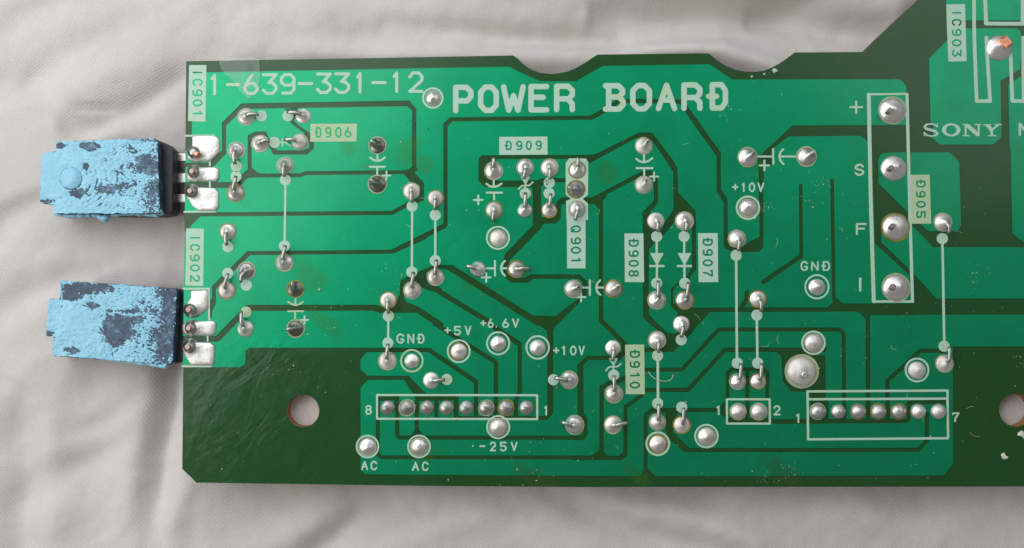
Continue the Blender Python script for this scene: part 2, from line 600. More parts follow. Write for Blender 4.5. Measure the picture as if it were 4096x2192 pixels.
st('B', 38, (1545, 1372), (2000, 1135))
P('B', (1960, 1135), (2050, 1108), (2110, 1120), (2140, 1170), (2142, 1390), (2105, 1390), (2100, 1190))
st('L', 40, (240, -20), (240, 190), (478, 425))
P('L', (425, 380), (470, 405), (470, 500), (400, 560), (375, 520), (425, 470))
st('L', 38, (370, 532), (120, 532), (50, 598))
P('L', (22, 598), (45, 575), (78, 600), (80, 1045), (116, 1090), (116, 1240), (65, 1288), (-20, 1288), (-20, 1250), (60, 1248), (78, 1220), (80, 1105), (24, 1040))
st('K', 38, (2150, 1036), (455, 1035), (436, 1012), (436, 655))
st('K', 38, (616, 640), (616, 1010))
P('K', (597, 965), (560, 1020), (690, 1020), (635, 960))
st('K', 36, (258, 655), (258, 1190), (290, 1216), (2240, 1217), (2298, 1200))
st('K', 36, (796, 660), (796, 850))
st('K', 44, (978, 660), (978, 860))
P('K', (262, 655), (455, 655), (455, 692), (262, 700))
P('K', (597, 640), (690, 640), (705, 655), (1000, 655), (1000, 692), (597, 700))
P('K', (960, 838), (1722, 838), (1722, 872), (960, 872))
st('K', 38, (1525, 690), (1525, 850))
P('K', (410, 655), (452, 655), (452, 740), (410, 740))
st('L', 40, (470, 712), (400, 745), (300, 768), (246, 808))
st('N', 40, (245, 110), (245, 740))
st('L', 38, (612, 880), (466, 985))
st('N', 38, (465, 290), (465, 735), (430, 763), (-20, 763))
P('N', (225, 690), (150, 745), (310, 748), (265, 710))
P('N', (445, 700), (400, 748), (440, 755))
st('N', 36, (650, 900), (650, 365))
P('N', (632, 875), (600, 932), (745, 934), (668, 858))
st('N', 38, (650, 370), (705, 322), (1310, 322))
P('N', (700, 305), (960, 335), (900, 430), (905, 530), (1050, 672), (1060, 708), (1000, 706), (835, 560), (835, 345), (700, 345))
gs.append((S('N', (1020, 690), (2298, 690)) + [(3672, 1799), (3707, 1764), (3707.5, 1655)], 16.5))
P('L', (840, 300), (930, 308), (1000, 250), (1060, 130), (960, 100), (900, 40), (930, 20), (1100, 75), (1400, 72), (1400, 108), (1240, 112), (1035, 345), (985, 400), (912, 477), (636, 477), (636, 440), (735, 440), (760, 300))
st('L', 54, (655, -20), (655, 150))
st('L', 46, (655, 150), (850, 335))
st('L', 37, (2298, 272), (1320, 272), (985, 640), (620, 642))
gs.append((S('H', (-40, 272), (600, 272), (640, 312), (645, 1100)), 16))
st('L', 40, (2298, 458), (1380, 458), (1040, 826), (620, 828))
P('H', (-20, 438), (270, 438), (390, 510), (472, 512), (475, 905), (500, 930), (500, 1120), (330, 1120), (330, 930), (330, 842), (160, 842), (78, 745), (65, 520), (30, 480), (-20, 478))
st('L', 34, (1403, 910), (1403, 672), (1445, 636), (1725, 636), (1768, 675), (1768, 910))
st('L', 36, (1584, 640), (1584, 1080))
P('L', (1390, 920), (1340, 970), (1340, 1045), (1390, 1092))
P('L', (1400, 1085), (1790, 1085), (1850, 1100), (1850, 1138), (1400, 1130))
st('L', 38, (1850, 1119), (2298, 1119))
st('H', 40, (-30, 1117), (1220, 1112))
st('H', 34, (1236, 1105), (1236, 945), (1600, 935))
st('H', 42, (862, 150), (865, 1110))
st('H', 40, (1560, 468), (1345, 466), (1042, 745), (1045, 1110))
st('G', 34, (245, 330), (250, 975))
st('G', 40, (252, 975), (-100, 1215))
st('G2', 40, (1350, 1078), (1345, 1150), (1295, 1225))
st('G', 34, (533, 285), (550, 1379))
P('H', (490, 70), (540, 20), (535, -20), (575, -20), (600, 10), (640, 33), (1300, 33), (1300, 139), (890, 140), (882, 170), (832, 170), (785, 120), (740, 106), (490, 106))
st('H', 37, (-40, 87), (520, 87))
st('J', 52, (20, 358), (392, 358))
st('J', 54, (395, 355), (665, 75))
st('J', 54, (665, 73), (1850, 72))
P('J', (1830, 45), (1900, 60), (2040, 20), (2060, -40), (2100, -30), (2128, 21), (2228, 56), (2298, 100), (2298, 165), (2230, 118), (1880, 118), (1830, 100))
st('J', 40, (1690, 460), (2350, 460))
P('J', (1690, 470), (1768, 478), (1707, 545), (1690, 545))
P('J', (1690, 638), (1707, 638), (1770, 692), (1775, 735), (1707, 808), (1690, 820))
P('K', (90, 466), (540, 468), (700, 632), (640, 655), (597, 652), (500, 505), (90, 507))
P('F', (0, 1010), (8, 965), (50, 945), (290, 838), (350, 830), (490, 830), (530, 862), (490, 890), (440, 872), (330, 850), (240, 900), (255, 980), (370, 1035), (390, 1050), (345, 1085), (230, 1050), (150, 990), (60, 1000), (38, 1050), (38, 1130), (60, 1170),
  (160, 1205), (200, 1240), (150, 1267), (0, 1267))
st('F', 56, (155, 1235), (375, 1379))
st('K', 40, (780, -12), (1060, 168), (1342, 342), (1342, 850))
st('F', 46, (345, 1062), (820, 1352))
st('K', 44, (1275, -15), (1400, 68), (1560, 178))
st('K', 38, (1562, 180), (1562, 620), (1528, 690))
st('F', 60, (470, 856), (1250, 1345))
P('K', (1700, -30), (1905, -40), (1870, 60), (1870, 815), (1815, 872), (1700, 872), (1700, 838), (1790, 836), (1815, 810), (1815, 62))
P('F', (955, 770), (1025, 735), (1005, 800), (985, 900), (1060, 952), (1150, 942), (1200, 915), (1655, 915), (1722, 980), (1722, 1100), (1440, 1385), (1250, 1385), (1235, 1295), (1430, 1297), (1650, 1130), (1682, 1050), (1680, 990), (1640, 955), (1225, 955), (1185, 992), (1015, 990), (955, 932))
st('K', 38, (60, 231), (730, 231))
st('K', 42, (728, 231), (1160, 522))
st('K', 38, (1160, 518), (1160, 850))

gaps = [W(q) for q in gp]
for q, w in gs:
    gaps += [W(s_) for s_ in strokes(q, w)]
CUZ = 0.0065
pts, tris = region([W(q) for q in cu], gaps + [W(disc(1212, 1643, 66, 30))])
for comp in parts_of(tris):
    ar = 0
    for a, b, c in comp:
        ar += abs((pts[b][0] - pts[a][0]) * (pts[c][1] - pts[a][1]) - (pts[c][0] - pts[a][0]) * (pts[b][1] - pts[a][1])) / 2
    if ar > 0.01:
        slab('copper_area', pts, comp, 0.0, CUZ, 'mask_copper', board)

# ------------------------------------------------------------------ print
ZI = 0.0092
D_ = [[(0, 0), (0.7, 0), (1, .25), (1, .75), (.7, 1), (0, 1), (0, 0)], [(-.28, .5), (.32, .5)]]
GL = {
    '0': [[(.32, 0), (.68, 0), (1, .28), (1, .72), (.68, 1), (.32, 1), (0, .72), (0, .28), (.32, 0)]],
    'O': [[(.3, 0), (.7, 0), (1, .22), (1, .78), (.7, 1), (.3, 1), (0, .78), (0, .22), (.3, 0)]],
    'Q': [[(.32, 0), (.68, 0), (1, .28), (1, .72), (.68, 1), (.32, 1), (0, .72), (0, .28), (.32, 0)], [(.55, .3), (1, 0)]],
    '1': [[(.15, .82), (.75, 1), (.75, 0)]],
    '2': [[(0, .78), (.25, 1), (.75, 1), (1, .8), (1, .6), (0, .0), (1, 0)]],
    '3': [[(0, 1), (1, 1), (.45, .58), (.7, .58), (1, .38), (1, .2), (.72, 0), (.25, 0), (0, .18)]],
    '5': [[(1, 1), (0, 1), (0, .56), (.7, .58), (1, .4), (1, .18), (.72, 0), (.25, 0), (0, .15)]],
    '6': [[(.58, 1), (.1, .5), (0, .32), (0, .2), (.26, 0), (.74, 0), (1, .2), (1, .34), (.74, .54), (.3, .54), (.06, .4)]],
    '7': [[(0, .85), (0, 1), (1, 1), (.42, .35), (.35, 0)]],
    '8': [[(.3, .54), (.7, .54), (.95, .7), (.95, .85), (.7, 1), (.3, 1), (.05, .85), (.05, .7), (.3, .54), (0, .35), (0, .18), (.28, 0), (.72, 0), (1, .18), (1, .35), (.7, .54)]],
    '9': [[(.95, .58), (.7, .42), (.3, .42), (0, .6), (0, .8), (.28, 1), (.72, 1), (1, .8), (1, .2), (.75, 0), (.12, 0)]],
    'D': D_,
    'P': [[(0, 0), (0, 1), (.7, 1), (1, .82), (1, .6), (.75, .42), (0, .42)]],
    'W': [[(0, 1), (.26, 0), (.5, .62), (.74, 0), (1, 1)]],
    'E': [[(1, 1), (0, 1), (0, 0), (1, 0)], [(0, .54), (.78, .54)]],
    'R': [[(0, 0), (0, 1), (.72, 1), (1, .83), (1, .62), (.78, .46), (0, .46)], [(.72, .46), (1, .25), (1, 0)]],
    'B': [[(-.1, 1), (.7, 1), (.96, .82), (.96, .68), (.72, .52), (.1, .52)], [(.72, .52), (1, .34), (1, .2), (.74, 0), (-.1, 0)], [(.1, 0), (.1, 1)]],
    'A': [[(0, 0), (.5, 1), (1, 0)], [(.2, .36), (.8, .36)]],
    'C': [[(1, .78), (.7, 1), (.3, 1), (0, .75), (0, .25), (.3, 0), (.7, 0), (1, .22)]],
    'G': [[(1, .82), (.72, 1), (.3, 1), (0, .75), (0, .25), (.3, 0), (.72, 0), (1, .22), (1, .42), (.6, .42)]],
    'N': [[(0, 0), (0, 1), (1, 0), (1, 1)]],
    'M': [[(0, 0), (0, 1), (.5, .45), (1, 1), (1, 0)]],
    'V': [[(0, 1), (.5, 0), (1, 1)]],
    'I': [[(.5, 0), (.5, 1)]],
    'F': [[(0, 0), (0, 1), (1, 1)], [(0, .54), (.8, .54)]],
    'S': [[(.95, .82), (.7, 1), (.3, 1), (.02, .82), (.02, .66), (.3, .54), (.7, .48), (.98, .34), (.98, .18), (.7, 0), (.3, 0), (.0, .18)]],
    '+': [[(0, .5), (1, .5)], [(.5, 0), (.5, 1)]],
    '-': [[(0, .5), (1, .5)]],
    '.': [[(.5, 0), (.52, .01)]],
}


def glyph(ch, x0, y0, x1, y1, w, rot=False):
    """polygons of one letter; box in photo pixels, y down; rot = read from top to bottom"""
    out = []
    h = w / 2
    for pl in GL[ch]:
        if rot:
            q = [(x0 + h + v * (x1 - x0 - w), y0 + h + u * (y1 - y0 - w)) for u, v in pl]
        else:
            q = [(x0 + h + u * (x1 - x0 - w), y1 - h - v * (y1 - y0 - w)) for u, v in pl]
        out += strokes(q, w, 12)
    return out


def text(c, letters, w, label, mat='ink'):
    """letters: (char, x0, y0, x1, y1) in crop coordinates"""
    if len(letters) > 1:
        g = empty('printed_text', board, label)
        for ch, x0, y0, x1, y1 in letters:
            (a, b), (d, e) = S(c, (x0, y0), (x1, y1))
            flat('letter', glyph(ch, a, b, d, e, w / SC), ZI, mat, g)
    else:
        ch, x0, y0, x1, y1 = letters[0]
        (a, b), (d, e) = S(c, (x0, y0), (x1, y1))
        flat('printed_character', glyph(ch, a, b, d, e, w / SC), ZI, mat, board, label)


ln = []
for ch, x0, x1 in (('1', 325, 390), ('-', 468, 605), ('6', 630, 772), ('3', 800, 945), ('9', 965, 1110), ('-', 1130, 1272), ('3', 1297, 1443), ('3', 1463, 1612), ('1', 1660, 1725), ('-', 1805, 1948), ('1', 1997, 2062), ('2', 2145, 2285)):
    d = -(x0 - 335) * 25 / 1900
    y0, y1 = (222 + d, 420 + d)
    ln.append((ch, x0, y0, x1, y1))
text('A', ln, 28, 'large printed part number 1-639-331-12')
ln = []
for ch, x0, x1 in (('P', 258, 447), ('O', 487, 680), ('W', 698, 927), ('E', 950, 1143), ('R', 1185, 1378), ('B', 1648, 1846), ('O', 1885, 2087), ('A', 2120, 2318), ('R', 2355, 2550), ('D', 2615, 2785)):
    d = -(x0 - 258) * 24 / 2300
    ln.append((ch, x0, 320 + d, x1, 584 + d))
text('B', ln, 50, 'large printed words POWER BOARD', 'ink')
text('K', [('G', 428, 80, 500, 170), ('N', 528, 80, 592, 170), ('D', 625, 80, 685, 170)], 15, 'small printed GND beside the yellowed test point')
text('K', [('+', 866, 20, 928, 78), ('5', 956, 8, 1020, 95), ('V', 1055, 6, 1116, 95)], 15, 'small printed +5V')
text('F', [('+', 738, 1333, 795, 1390), ('6', 805, 1318, 862, 1405), ('.', 875, 1380, 895, 1402), ('6', 940, 1318, 1002, 1405), ('V', 1030, 1318, 1095, 1403)], 15, 'small printed +6.6V')
text('K', [('+', 1866, 205, 1925, 262), ('1', 1945, 190, 1980, 278), ('0', 2022, 190, 2082, 278), ('V', 2100, 190, 2158, 278)], 15, 'small printed +10V right of its test point')
text('K', [('.', 1122, 1095, 1138, 1118), ('-', 1188, 1098, 1248, 1128), ('2', 1285, 1072, 1342, 1160), ('5', 1378, 1072, 1440, 1160), ('V', 1478, 1072, 1540, 1158)], 15, 'small printed -25V')
text('K', [('A', 103, 1248, 168, 1334), ('C', 190, 1248, 252, 1334)], 15, 'small printed AC by the board corner')
text('K', [('A', 570, 1255, 636, 1340), ('C', 662, 1255, 724, 1340)], 15, 'small printed AC under the second test point')
text('K', [('8', 142, 735, 202, 824)], 15, 'printed 8 left of the eight pin connector')
text('K', [('1', 1782, 740, 1816, 832)], 15, 'printed 1 right of the eight pin connector')
text('L', [('1', 1295, 968, 1332, 1058)], 15, 'printed 1 left of the two pin connector')
text('L', [('2', 1822, 968, 1886, 1060)], 15, 'printed 2 right of the two pin connector')
text('H', [('1', 198, 1042, 236, 1132)], 15, 'printed 1 left of the seven pin connector')
text('H', [('7', 1636, 1032, 1702, 1122)], 15, 'printed 7 right of the seven pin connector')
text('G2', [('+', 1212, 82, 1272, 142), ('1', 1297, 70, 1332, 158), ('0', 1366, 70, 1424, 158), ('V', 1446, 70, 1508, 158)], 15, 'small printed +10V above its test point')
text('G2', [('G', 1842, 792, 1910, 882), ('N', 1938, 792, 2008, 882), ('D', 2045, 792, 2112, 882)], 15, 'small printed GND right of centre')
text('C', [('+', 1828, 465, 1958, 590)], 18, 'printed plus sign left of the terminal block')
text('G', [('S', 738, 128, 828, 238)], 18, 'printed S')
text('G', [('F', 750, 672, 850, 782)], 18, 'printed F')
text('G', [('I', 775, 1172, 805, 1302)], 22, 'printed I')
text('D', [('M', 2245, 1128, 2350, 1250)], 22, 'printed M at the right edge of view')

# brand word in slab letters
sx, sy, ss = 3660, 460, 5.745
Z = lambda *q: [(sx + x / ss, sy + y / ss) for x, y in q]
g = empty('printed_text', board, 'printed word SONY in wide serif capitals')


def sony(polys):
    flat('letter', polys, ZI, 'ink', g)


sony(strokes(Z((500, 270), (440, 225), (350, 210), (260, 222)), 34 / ss) + strokes(Z((260, 222), (215, 275), (250, 320)), 48 / ss) + strokes(Z((250, 320), (370, 350), (470, 385)), 60 / ss) +
     strokes(Z((470, 385), (510, 430), (470, 470)), 48 / ss) + strokes(Z((470, 470), (370, 490), (270, 470), (210, 410)), 34 / ss) + strokes(Z((205, 400), (215, 480)), 22 / ss) + strokes(Z((505, 200), (505, 280)), 20 / ss))
cx, cy = 825, 345
out = [(cx + 212 * cos(a * pi / 18), cy + 150 * sin(a * pi / 18)) for a in range(36)]
inn = [(cx + 122 * cos(a * pi / 18), cy + 108 * sin(a * pi / 18)) for a in range(36)]
pp, tt = region([W(Z(*out))], [W(Z(*inn))])
slab('letter', pp, tt, 0, ZI, 'ink', g)
sony([Z((1130, 215), (1235, 215), (1440, 400), (1470, 420), (1470, 487), (1400, 487), (1130, 245))] + strokes(Z((1155, 230), (1155, 470)), 42 / ss) + strokes(Z((1455, 230), (1455, 460)), 40 / ss) +
     strokes(Z((1100, 222), (1200, 222)), 26 / ss) + strokes(Z((1370, 225), (1500, 225)), 26 / ss) + strokes(Z((1098, 478), (1240, 478)), 26 / ss))
sony([Z((1600, 225), (1700, 225), (1790, 330), (1755, 380), (1715, 370)), Z((1715, 340), (1785, 340), (1785, 480), (1730, 480))] + strokes(Z((1750, 350), (1900, 235)), 40 / ss) +
     strokes(Z((1570, 228), (1730, 228)), 26 / ss) + strokes(Z((1830, 224), (1975, 222)), 26 / ss) + strokes(Z((1685, 478), (1850, 478)), 26 / ss))


def plate(c, quad, letters, w, label, mat='ink', rot=True):
    exc = []
    for ch, x0, y0, x1, y1 in letters:
        (a, b), (d, e) = S(c, (x0, y0), (x1, y1))
        exc += glyph(ch, a, b, d, e, w / SC, rot)
    flat('name_label', [S(c, *quad)], 0.0088, mat, board, label, exc)


def rl(txt, x0, x1, ys, hh):
    return [(ch, x0, y - (hh if ch not in '1I' else hh * .75), x1, y + (hh if ch not in '1I' else hh * .75)) for ch, y in zip(txt, ys)]


plate('A', ((132, 140), (292, 140), (282, 660), (122, 655)), rl('IC901', 163, 256, (210, 300, 395, 488, 578), 33), 16, 'pale label reading IC901')
plate('E', ((106, 492), (268, 495), (262, 1020), (98, 1016)), rl('IC902', 140, 232, (578, 668, 762, 855, 950), 33), 16, 'pale label reading IC902')
plate('D', ((1580, 42), (1752, 40), (1768, 565), (1600, 568)), rl('IC903', 1632, 1722, (120, 208, 300, 396, 490), 33), 16, 'pale label reading IC903')
plate('A', ((1247, 680), (1674, 678), (1670, 842), (1243, 845)), [('D', 1295, 710, 1348, 808), ('9', 1382, 710, 1440, 808), ('0', 1474, 710, 1532, 808), ('6', 1560, 708, 1625, 806)], 15, 'pale label reading D906 with yellowed corner', 'ink_y', False)
plate('B', ((683, 800), (1125, 797), (1126, 962), (683, 965)), [('D', 742, 836, 798, 922), ('9', 836, 836, 896, 922), ('0', 926, 834, 982, 922), ('9', 1015, 834, 1075, 920)], 15, 'pale label reading D909', 'ink', False)
plate('F', ((1533, 405), (1705, 405), (1705, 858), (1536, 858)), rl('Q901', 1570, 1664, (497, 605, 692, 778), 33), 16, 'pale label reading Q901')
plate('G2', ((224, 538), (398, 538), (405, 985), (228, 985)), rl('D908', 262, 356, (628, 722, 812, 905), 32), 16, 'pale label reading D908')
plate('G2', ((900, 535), (1080, 535), (1085, 985), (905, 985)), rl('D907', 943, 1037, (620, 712, 808, 905), 32), 16, 'pale label reading D907')
plate('L', ((460, 410), (635, 410), (641, 865), (465, 865)), rl('D910', 503, 597, (500, 592, 686, 782), 32), 16, 'pale label reading D910', 'ink_y')
plate('G', ((1250, 230), (1427, 228), (1442, 678), (1262, 678)), rl('D905', 1303, 1392, (315, 407, 500, 595), 32), 16, 'yellowed label reading D905', 'ink_y')


def dot(c, x, y, r=51, mat='ink'):
    (a, b), = S(c, (x, y))
    flat('printed_dot', [disc(a, b, r / SC, 28)], 0.0096, mat, board)


def line(c, pts_, w=20, label=None, z=0.0092, name='printed_line', mat='ink'):
    flat(name, strokes(S(c, *pts_), w / SC), z, mat, board, label)


def symbol(c, lines, polys, label, w=18, mat='ink'):
    pl = []
    for q in lines:
        pl += strokes(S(c, *q), w / SC)
    for q in polys:
        pl.append(S(c, *q))
    flat('component_symbol', pl, 0.0089, mat, board, label)


def plus(c, x, y, s, w=18, mat='ink'):
    flat('plus_sign', strokes(S(c, (x - s, y), (x + s, y)), w / SC) + strokes(S(c, (x, y - s), (x, y + s)), w / SC), 0.0094, mat, board)


def ring(c, x, y, r1, r0, mat='ink', k=1.0):
    (a, b), = S(c, (x, y))
    p_, t_ = region([W(disc(a, b, r1 / SC, 44))], [W(disc(a, b, (r0 - 4) / SC, 44))])
    slab('printed_ring', p_, t_, 0, 0.0094, mat, board)


dots = [('A', 797, 607), ('A', 1040, 607), ('A', 915, 850), ('A', 565, 1070), ('A', 563, 1165), ('A', 1017, 1195), ('E', 2180, 287), ('E', 2177, 892), ('F', 325, 368), ('F', 325, 788),
        ('E', 487, 660), ('E', 1008, 652), ('E', 657, 1013), ('E', 487, 905), ('E', 1962, 1295), ('J', 1958, 395), ('F', 1152, 172), ('F', 1370, 170), ('B', 1142, 1220),
        ('G2', 520, 565), ('G2', 772, 565), ('G2', 520, 995), ('G2', 778, 995), ('G2', 1250, 738), ('G2', 1440, 1288), ('L', 975, 365), ('L', 758, 510), ('L', 758, 950), ('L', 355, 690), ('L', 980, 985),
        ('L', 1490, 580), ('L', 1677, 580), ('K', 890, 500), ('K', 1870, 503), ('H', 1560, 425), ('G', 1545, 815)]
for c, x, y in dots:
    dot(c, x, y)
dot('J', 655, 110, 50, 'ink_y')
flat('pen_mark', strokes(S('B', (1112, 1196), (1132, 1205), (1132, 1232), (1118, 1245), (1112, 1222), (1112, 1196)), 2.5), 0.0104, 'grime', board, 'tiny black pen mark on a printed dot')


def vline(c1, x1, y1, c2, x2, y2, w=20):
    (a,), (b,) = S(c1, (x1, y1)), S(c2, (x2, y2))
    flat('printed_line', strokes([a, b], w / SC), 0.0092, 'ink', board)


vline('A', 1017, 1240, 'E', 1009, 610)
vline('E', 2180, 330, 'E', 2178, 850)
vline('F', 325, 410, 'F', 325, 745)
vline('E', 1962, 1335, 'J', 1960, 355)
vline('G2', 1250, 780, 'L', 1487, 540, 22)
vline('G2', 1440, 1330, 'L', 1675, 540, 22)
vline('L', 760, 550, 'L', 762, 905, 24)
vline('G', 1546, 860, 'H', 1562, 385, 22)
vline('B', 1142, 1260, 'B', 1141, 1285, 14)
line('A', ((100, 790), (360, 788)), 18)
line('E', ((88, 340), (370, 336)), 18)
line('J', ((70, 609), (330, 609)), 18)
line('E', ((80, 1045), (312, 1045), (316, 1330)), 18)
line('A', ((323, 1015), (323, 1062)), 18)
line('A', ((323, 1215), (323, 1258)), 18)
line('J', ((302, 330), (302, 375)), 16)

symbol('A', [((1862, 950), (1862, 1015)), ((1795, 990), (1825, 1012), (1862, 1022), (1898, 1012), (1930, 988)), ((1792, 1075), (1930, 1075)), ((1860, 1075), (1860, 1150))], [], 'small capacitor symbol')
plus('A', 1945, 1155, 36, 16)
symbol('E', [((1108, 1120), (1108, 1185)), ((1042, 1165), (1072, 1187), (1110, 1197), (1148, 1187), (1178, 1165)), ((1040, 1252), (1180, 1252)), ((1106, 1252), (1106, 1325))], [], 'yellowed capacitor symbol', 16, 'ink_y')
plus('E', 1192, 1332, 36, 15)
symbol('B', [((632, 1185), (632, 1250)), ((565, 1230), (595, 1252), (632, 1260), (672, 1250), (705, 1228)), ((567, 1312), (705, 1312)), ((635, 1312), (635, 1375))], [], 'small capacitor symbol')
plus('F', 720, 230, 40)
symbol('B', [((2012, 960), (2012, 1025)), ((1940, 1000), (1972, 1025), (2012, 1033), (2052, 1022), (2090, 995)), ((1942, 1087), (2090, 1087)), ((2014, 1087), (2014, 1160))], [], 'small capacitor symbol')
plus('B', 2105, 1165, 38)
symbol('F', [((800, 858), (870, 858)), ((873, 790), (873, 925)), ((965, 790), (938, 820), (928, 858), (938, 895), (965, 928)), ((928, 858), (1000, 858))], [], 'small capacitor symbol')
plus('F', 793, 942, 40)
symbol('F', [((1670, 1035), (1745, 1035)), ((1745, 970), (1745, 1103)), ((1840, 968), (1812, 997), (1802, 1035), (1812, 1073), (1842, 1103)), ((1802, 1035), (1880, 1035))], [], 'small capacitor symbol')
plus('F', 1664, 1122, 40)
symbol('C', [((985, 980), (1130, 980)), ((1130, 912), (1132, 1048)), ((1222, 912), (1197, 942), (1187, 980), (1198, 1018), (1226, 1050)), ((1187, 980), (1345, 980))], [], 'small capacitor symbol')
plus('C', 1050, 1062, 44)
for dx in (0, 253):
    symbol('G2', [((460 + dx, 837), (583 + dx, 837)), ((520 + dx, 600), (520 + dx, 720)), ((522 + dx, 820), (522 + dx, 960))], [((460 + dx, 718), (585 + dx, 718), (522 + dx, 835))], 'printed diode symbol', 20)
symbol('B', [((862, 1278), (888, 1250), (960, 1245), (992, 1215)), ((922, 1240), (922, 1270))], [((880, 1165), (966, 1165), (925, 1248))], 'printed zener diode symbol', 14)
symbol('L', [((284, 648), (312, 616), (392, 610), (422, 583)), ((352, 600), (354, 650))], [((312, 535), (396, 535), (352, 612))], 'printed zener diode symbol', 14)
symbol('A', [((955, 850), (1030, 852)), ((990, 818), (990, 885)), ((1062, 882), (1015, 852))], [], 'printed cathode mark', 12)
# transistor outline, connector frames
flat('component_symbol', [S('F', (1525, 240), (1572, 220), (1678, 220), (1727, 262), (1727, 412), (1530, 412), (1527, 262)), S('F', (1572, 195), (1678, 195), (1678, 235), (1572, 235)),
     S('B', (1293, 1040), (1325, 998), (1478, 998), (1500, 1032), (1497, 1332), (1450, 1368), (1340, 1368), (1293, 1330))], 0.0086, 'ink', board, 'pale printed patch round three transistor joints')


def frame(c, q, w, label, extra=(), z=0.0086):
    w += 2
    pl = strokes(S(c, *q, q[0]), w / SC)
    for e_ in extra:
        pl += strokes(S(c, *e_), w / SC)
    flat('connector_outline', pl, z, 'ink', board, label)


frame('K', ((249, 643), (1720, 645), (1721, 864), (250, 861)), 17, 'printed outline of the eight pin connector')
frame('L', ((1394, 912), (1787, 912), (1790, 1135), (1396, 1135)), 17, 'printed outline of the two pin connector')
frame('H', ((306, 840), (1592, 832), (1597, 1270), (312, 1280)), 19, 'printed outline of the seven pin connector', [((308, 912), (1590, 906))])
flat('connector_outline', strokes([(3474, 379), (3482, 800), (3494, 1205)], 15, 12) + strokes([(3472, 378), (3624, 376)], 8) + strokes([(3494, 1206), (3648, 1206)], 9) + strokes([(3627, 378), (3637, 800), (3649, 1206)], 12), 0.0086, 'ink', board, 'printed outline of the four pin terminal block')
flat('connector_outline', strokes([(3894, -60), (3896, 150), (3905, 405), (3959, 405), (3948, 230), (3944, 150)], 14), 0.0086, 'ink', board, 'printed outline of a heavy pin')
flat('connector_outline', strokes([(4041, 215), (4048, 405), (4125, 405)], 14), 0.0086, 'ink', board, 'part of a printed outline beside the large copper joint')
flat('connector_outline', strokes([(3937, -60), (3943, 95), (4130, 96)], 15), 0.0084, 'ink', board, 'printed outline of the IC903 body')
flat('connector_outline', strokes([(4092, 152), (4094, 400)], 16), 0.0083, 'ink', board, 'pale printed line at the right edge of view')
flat('connector_outline', strokes([(4091, -60), (4091, 85)], 18), 0.0083, 'ink', board)

# ------------------------------------------------------------------ solder
RZ = 0.0


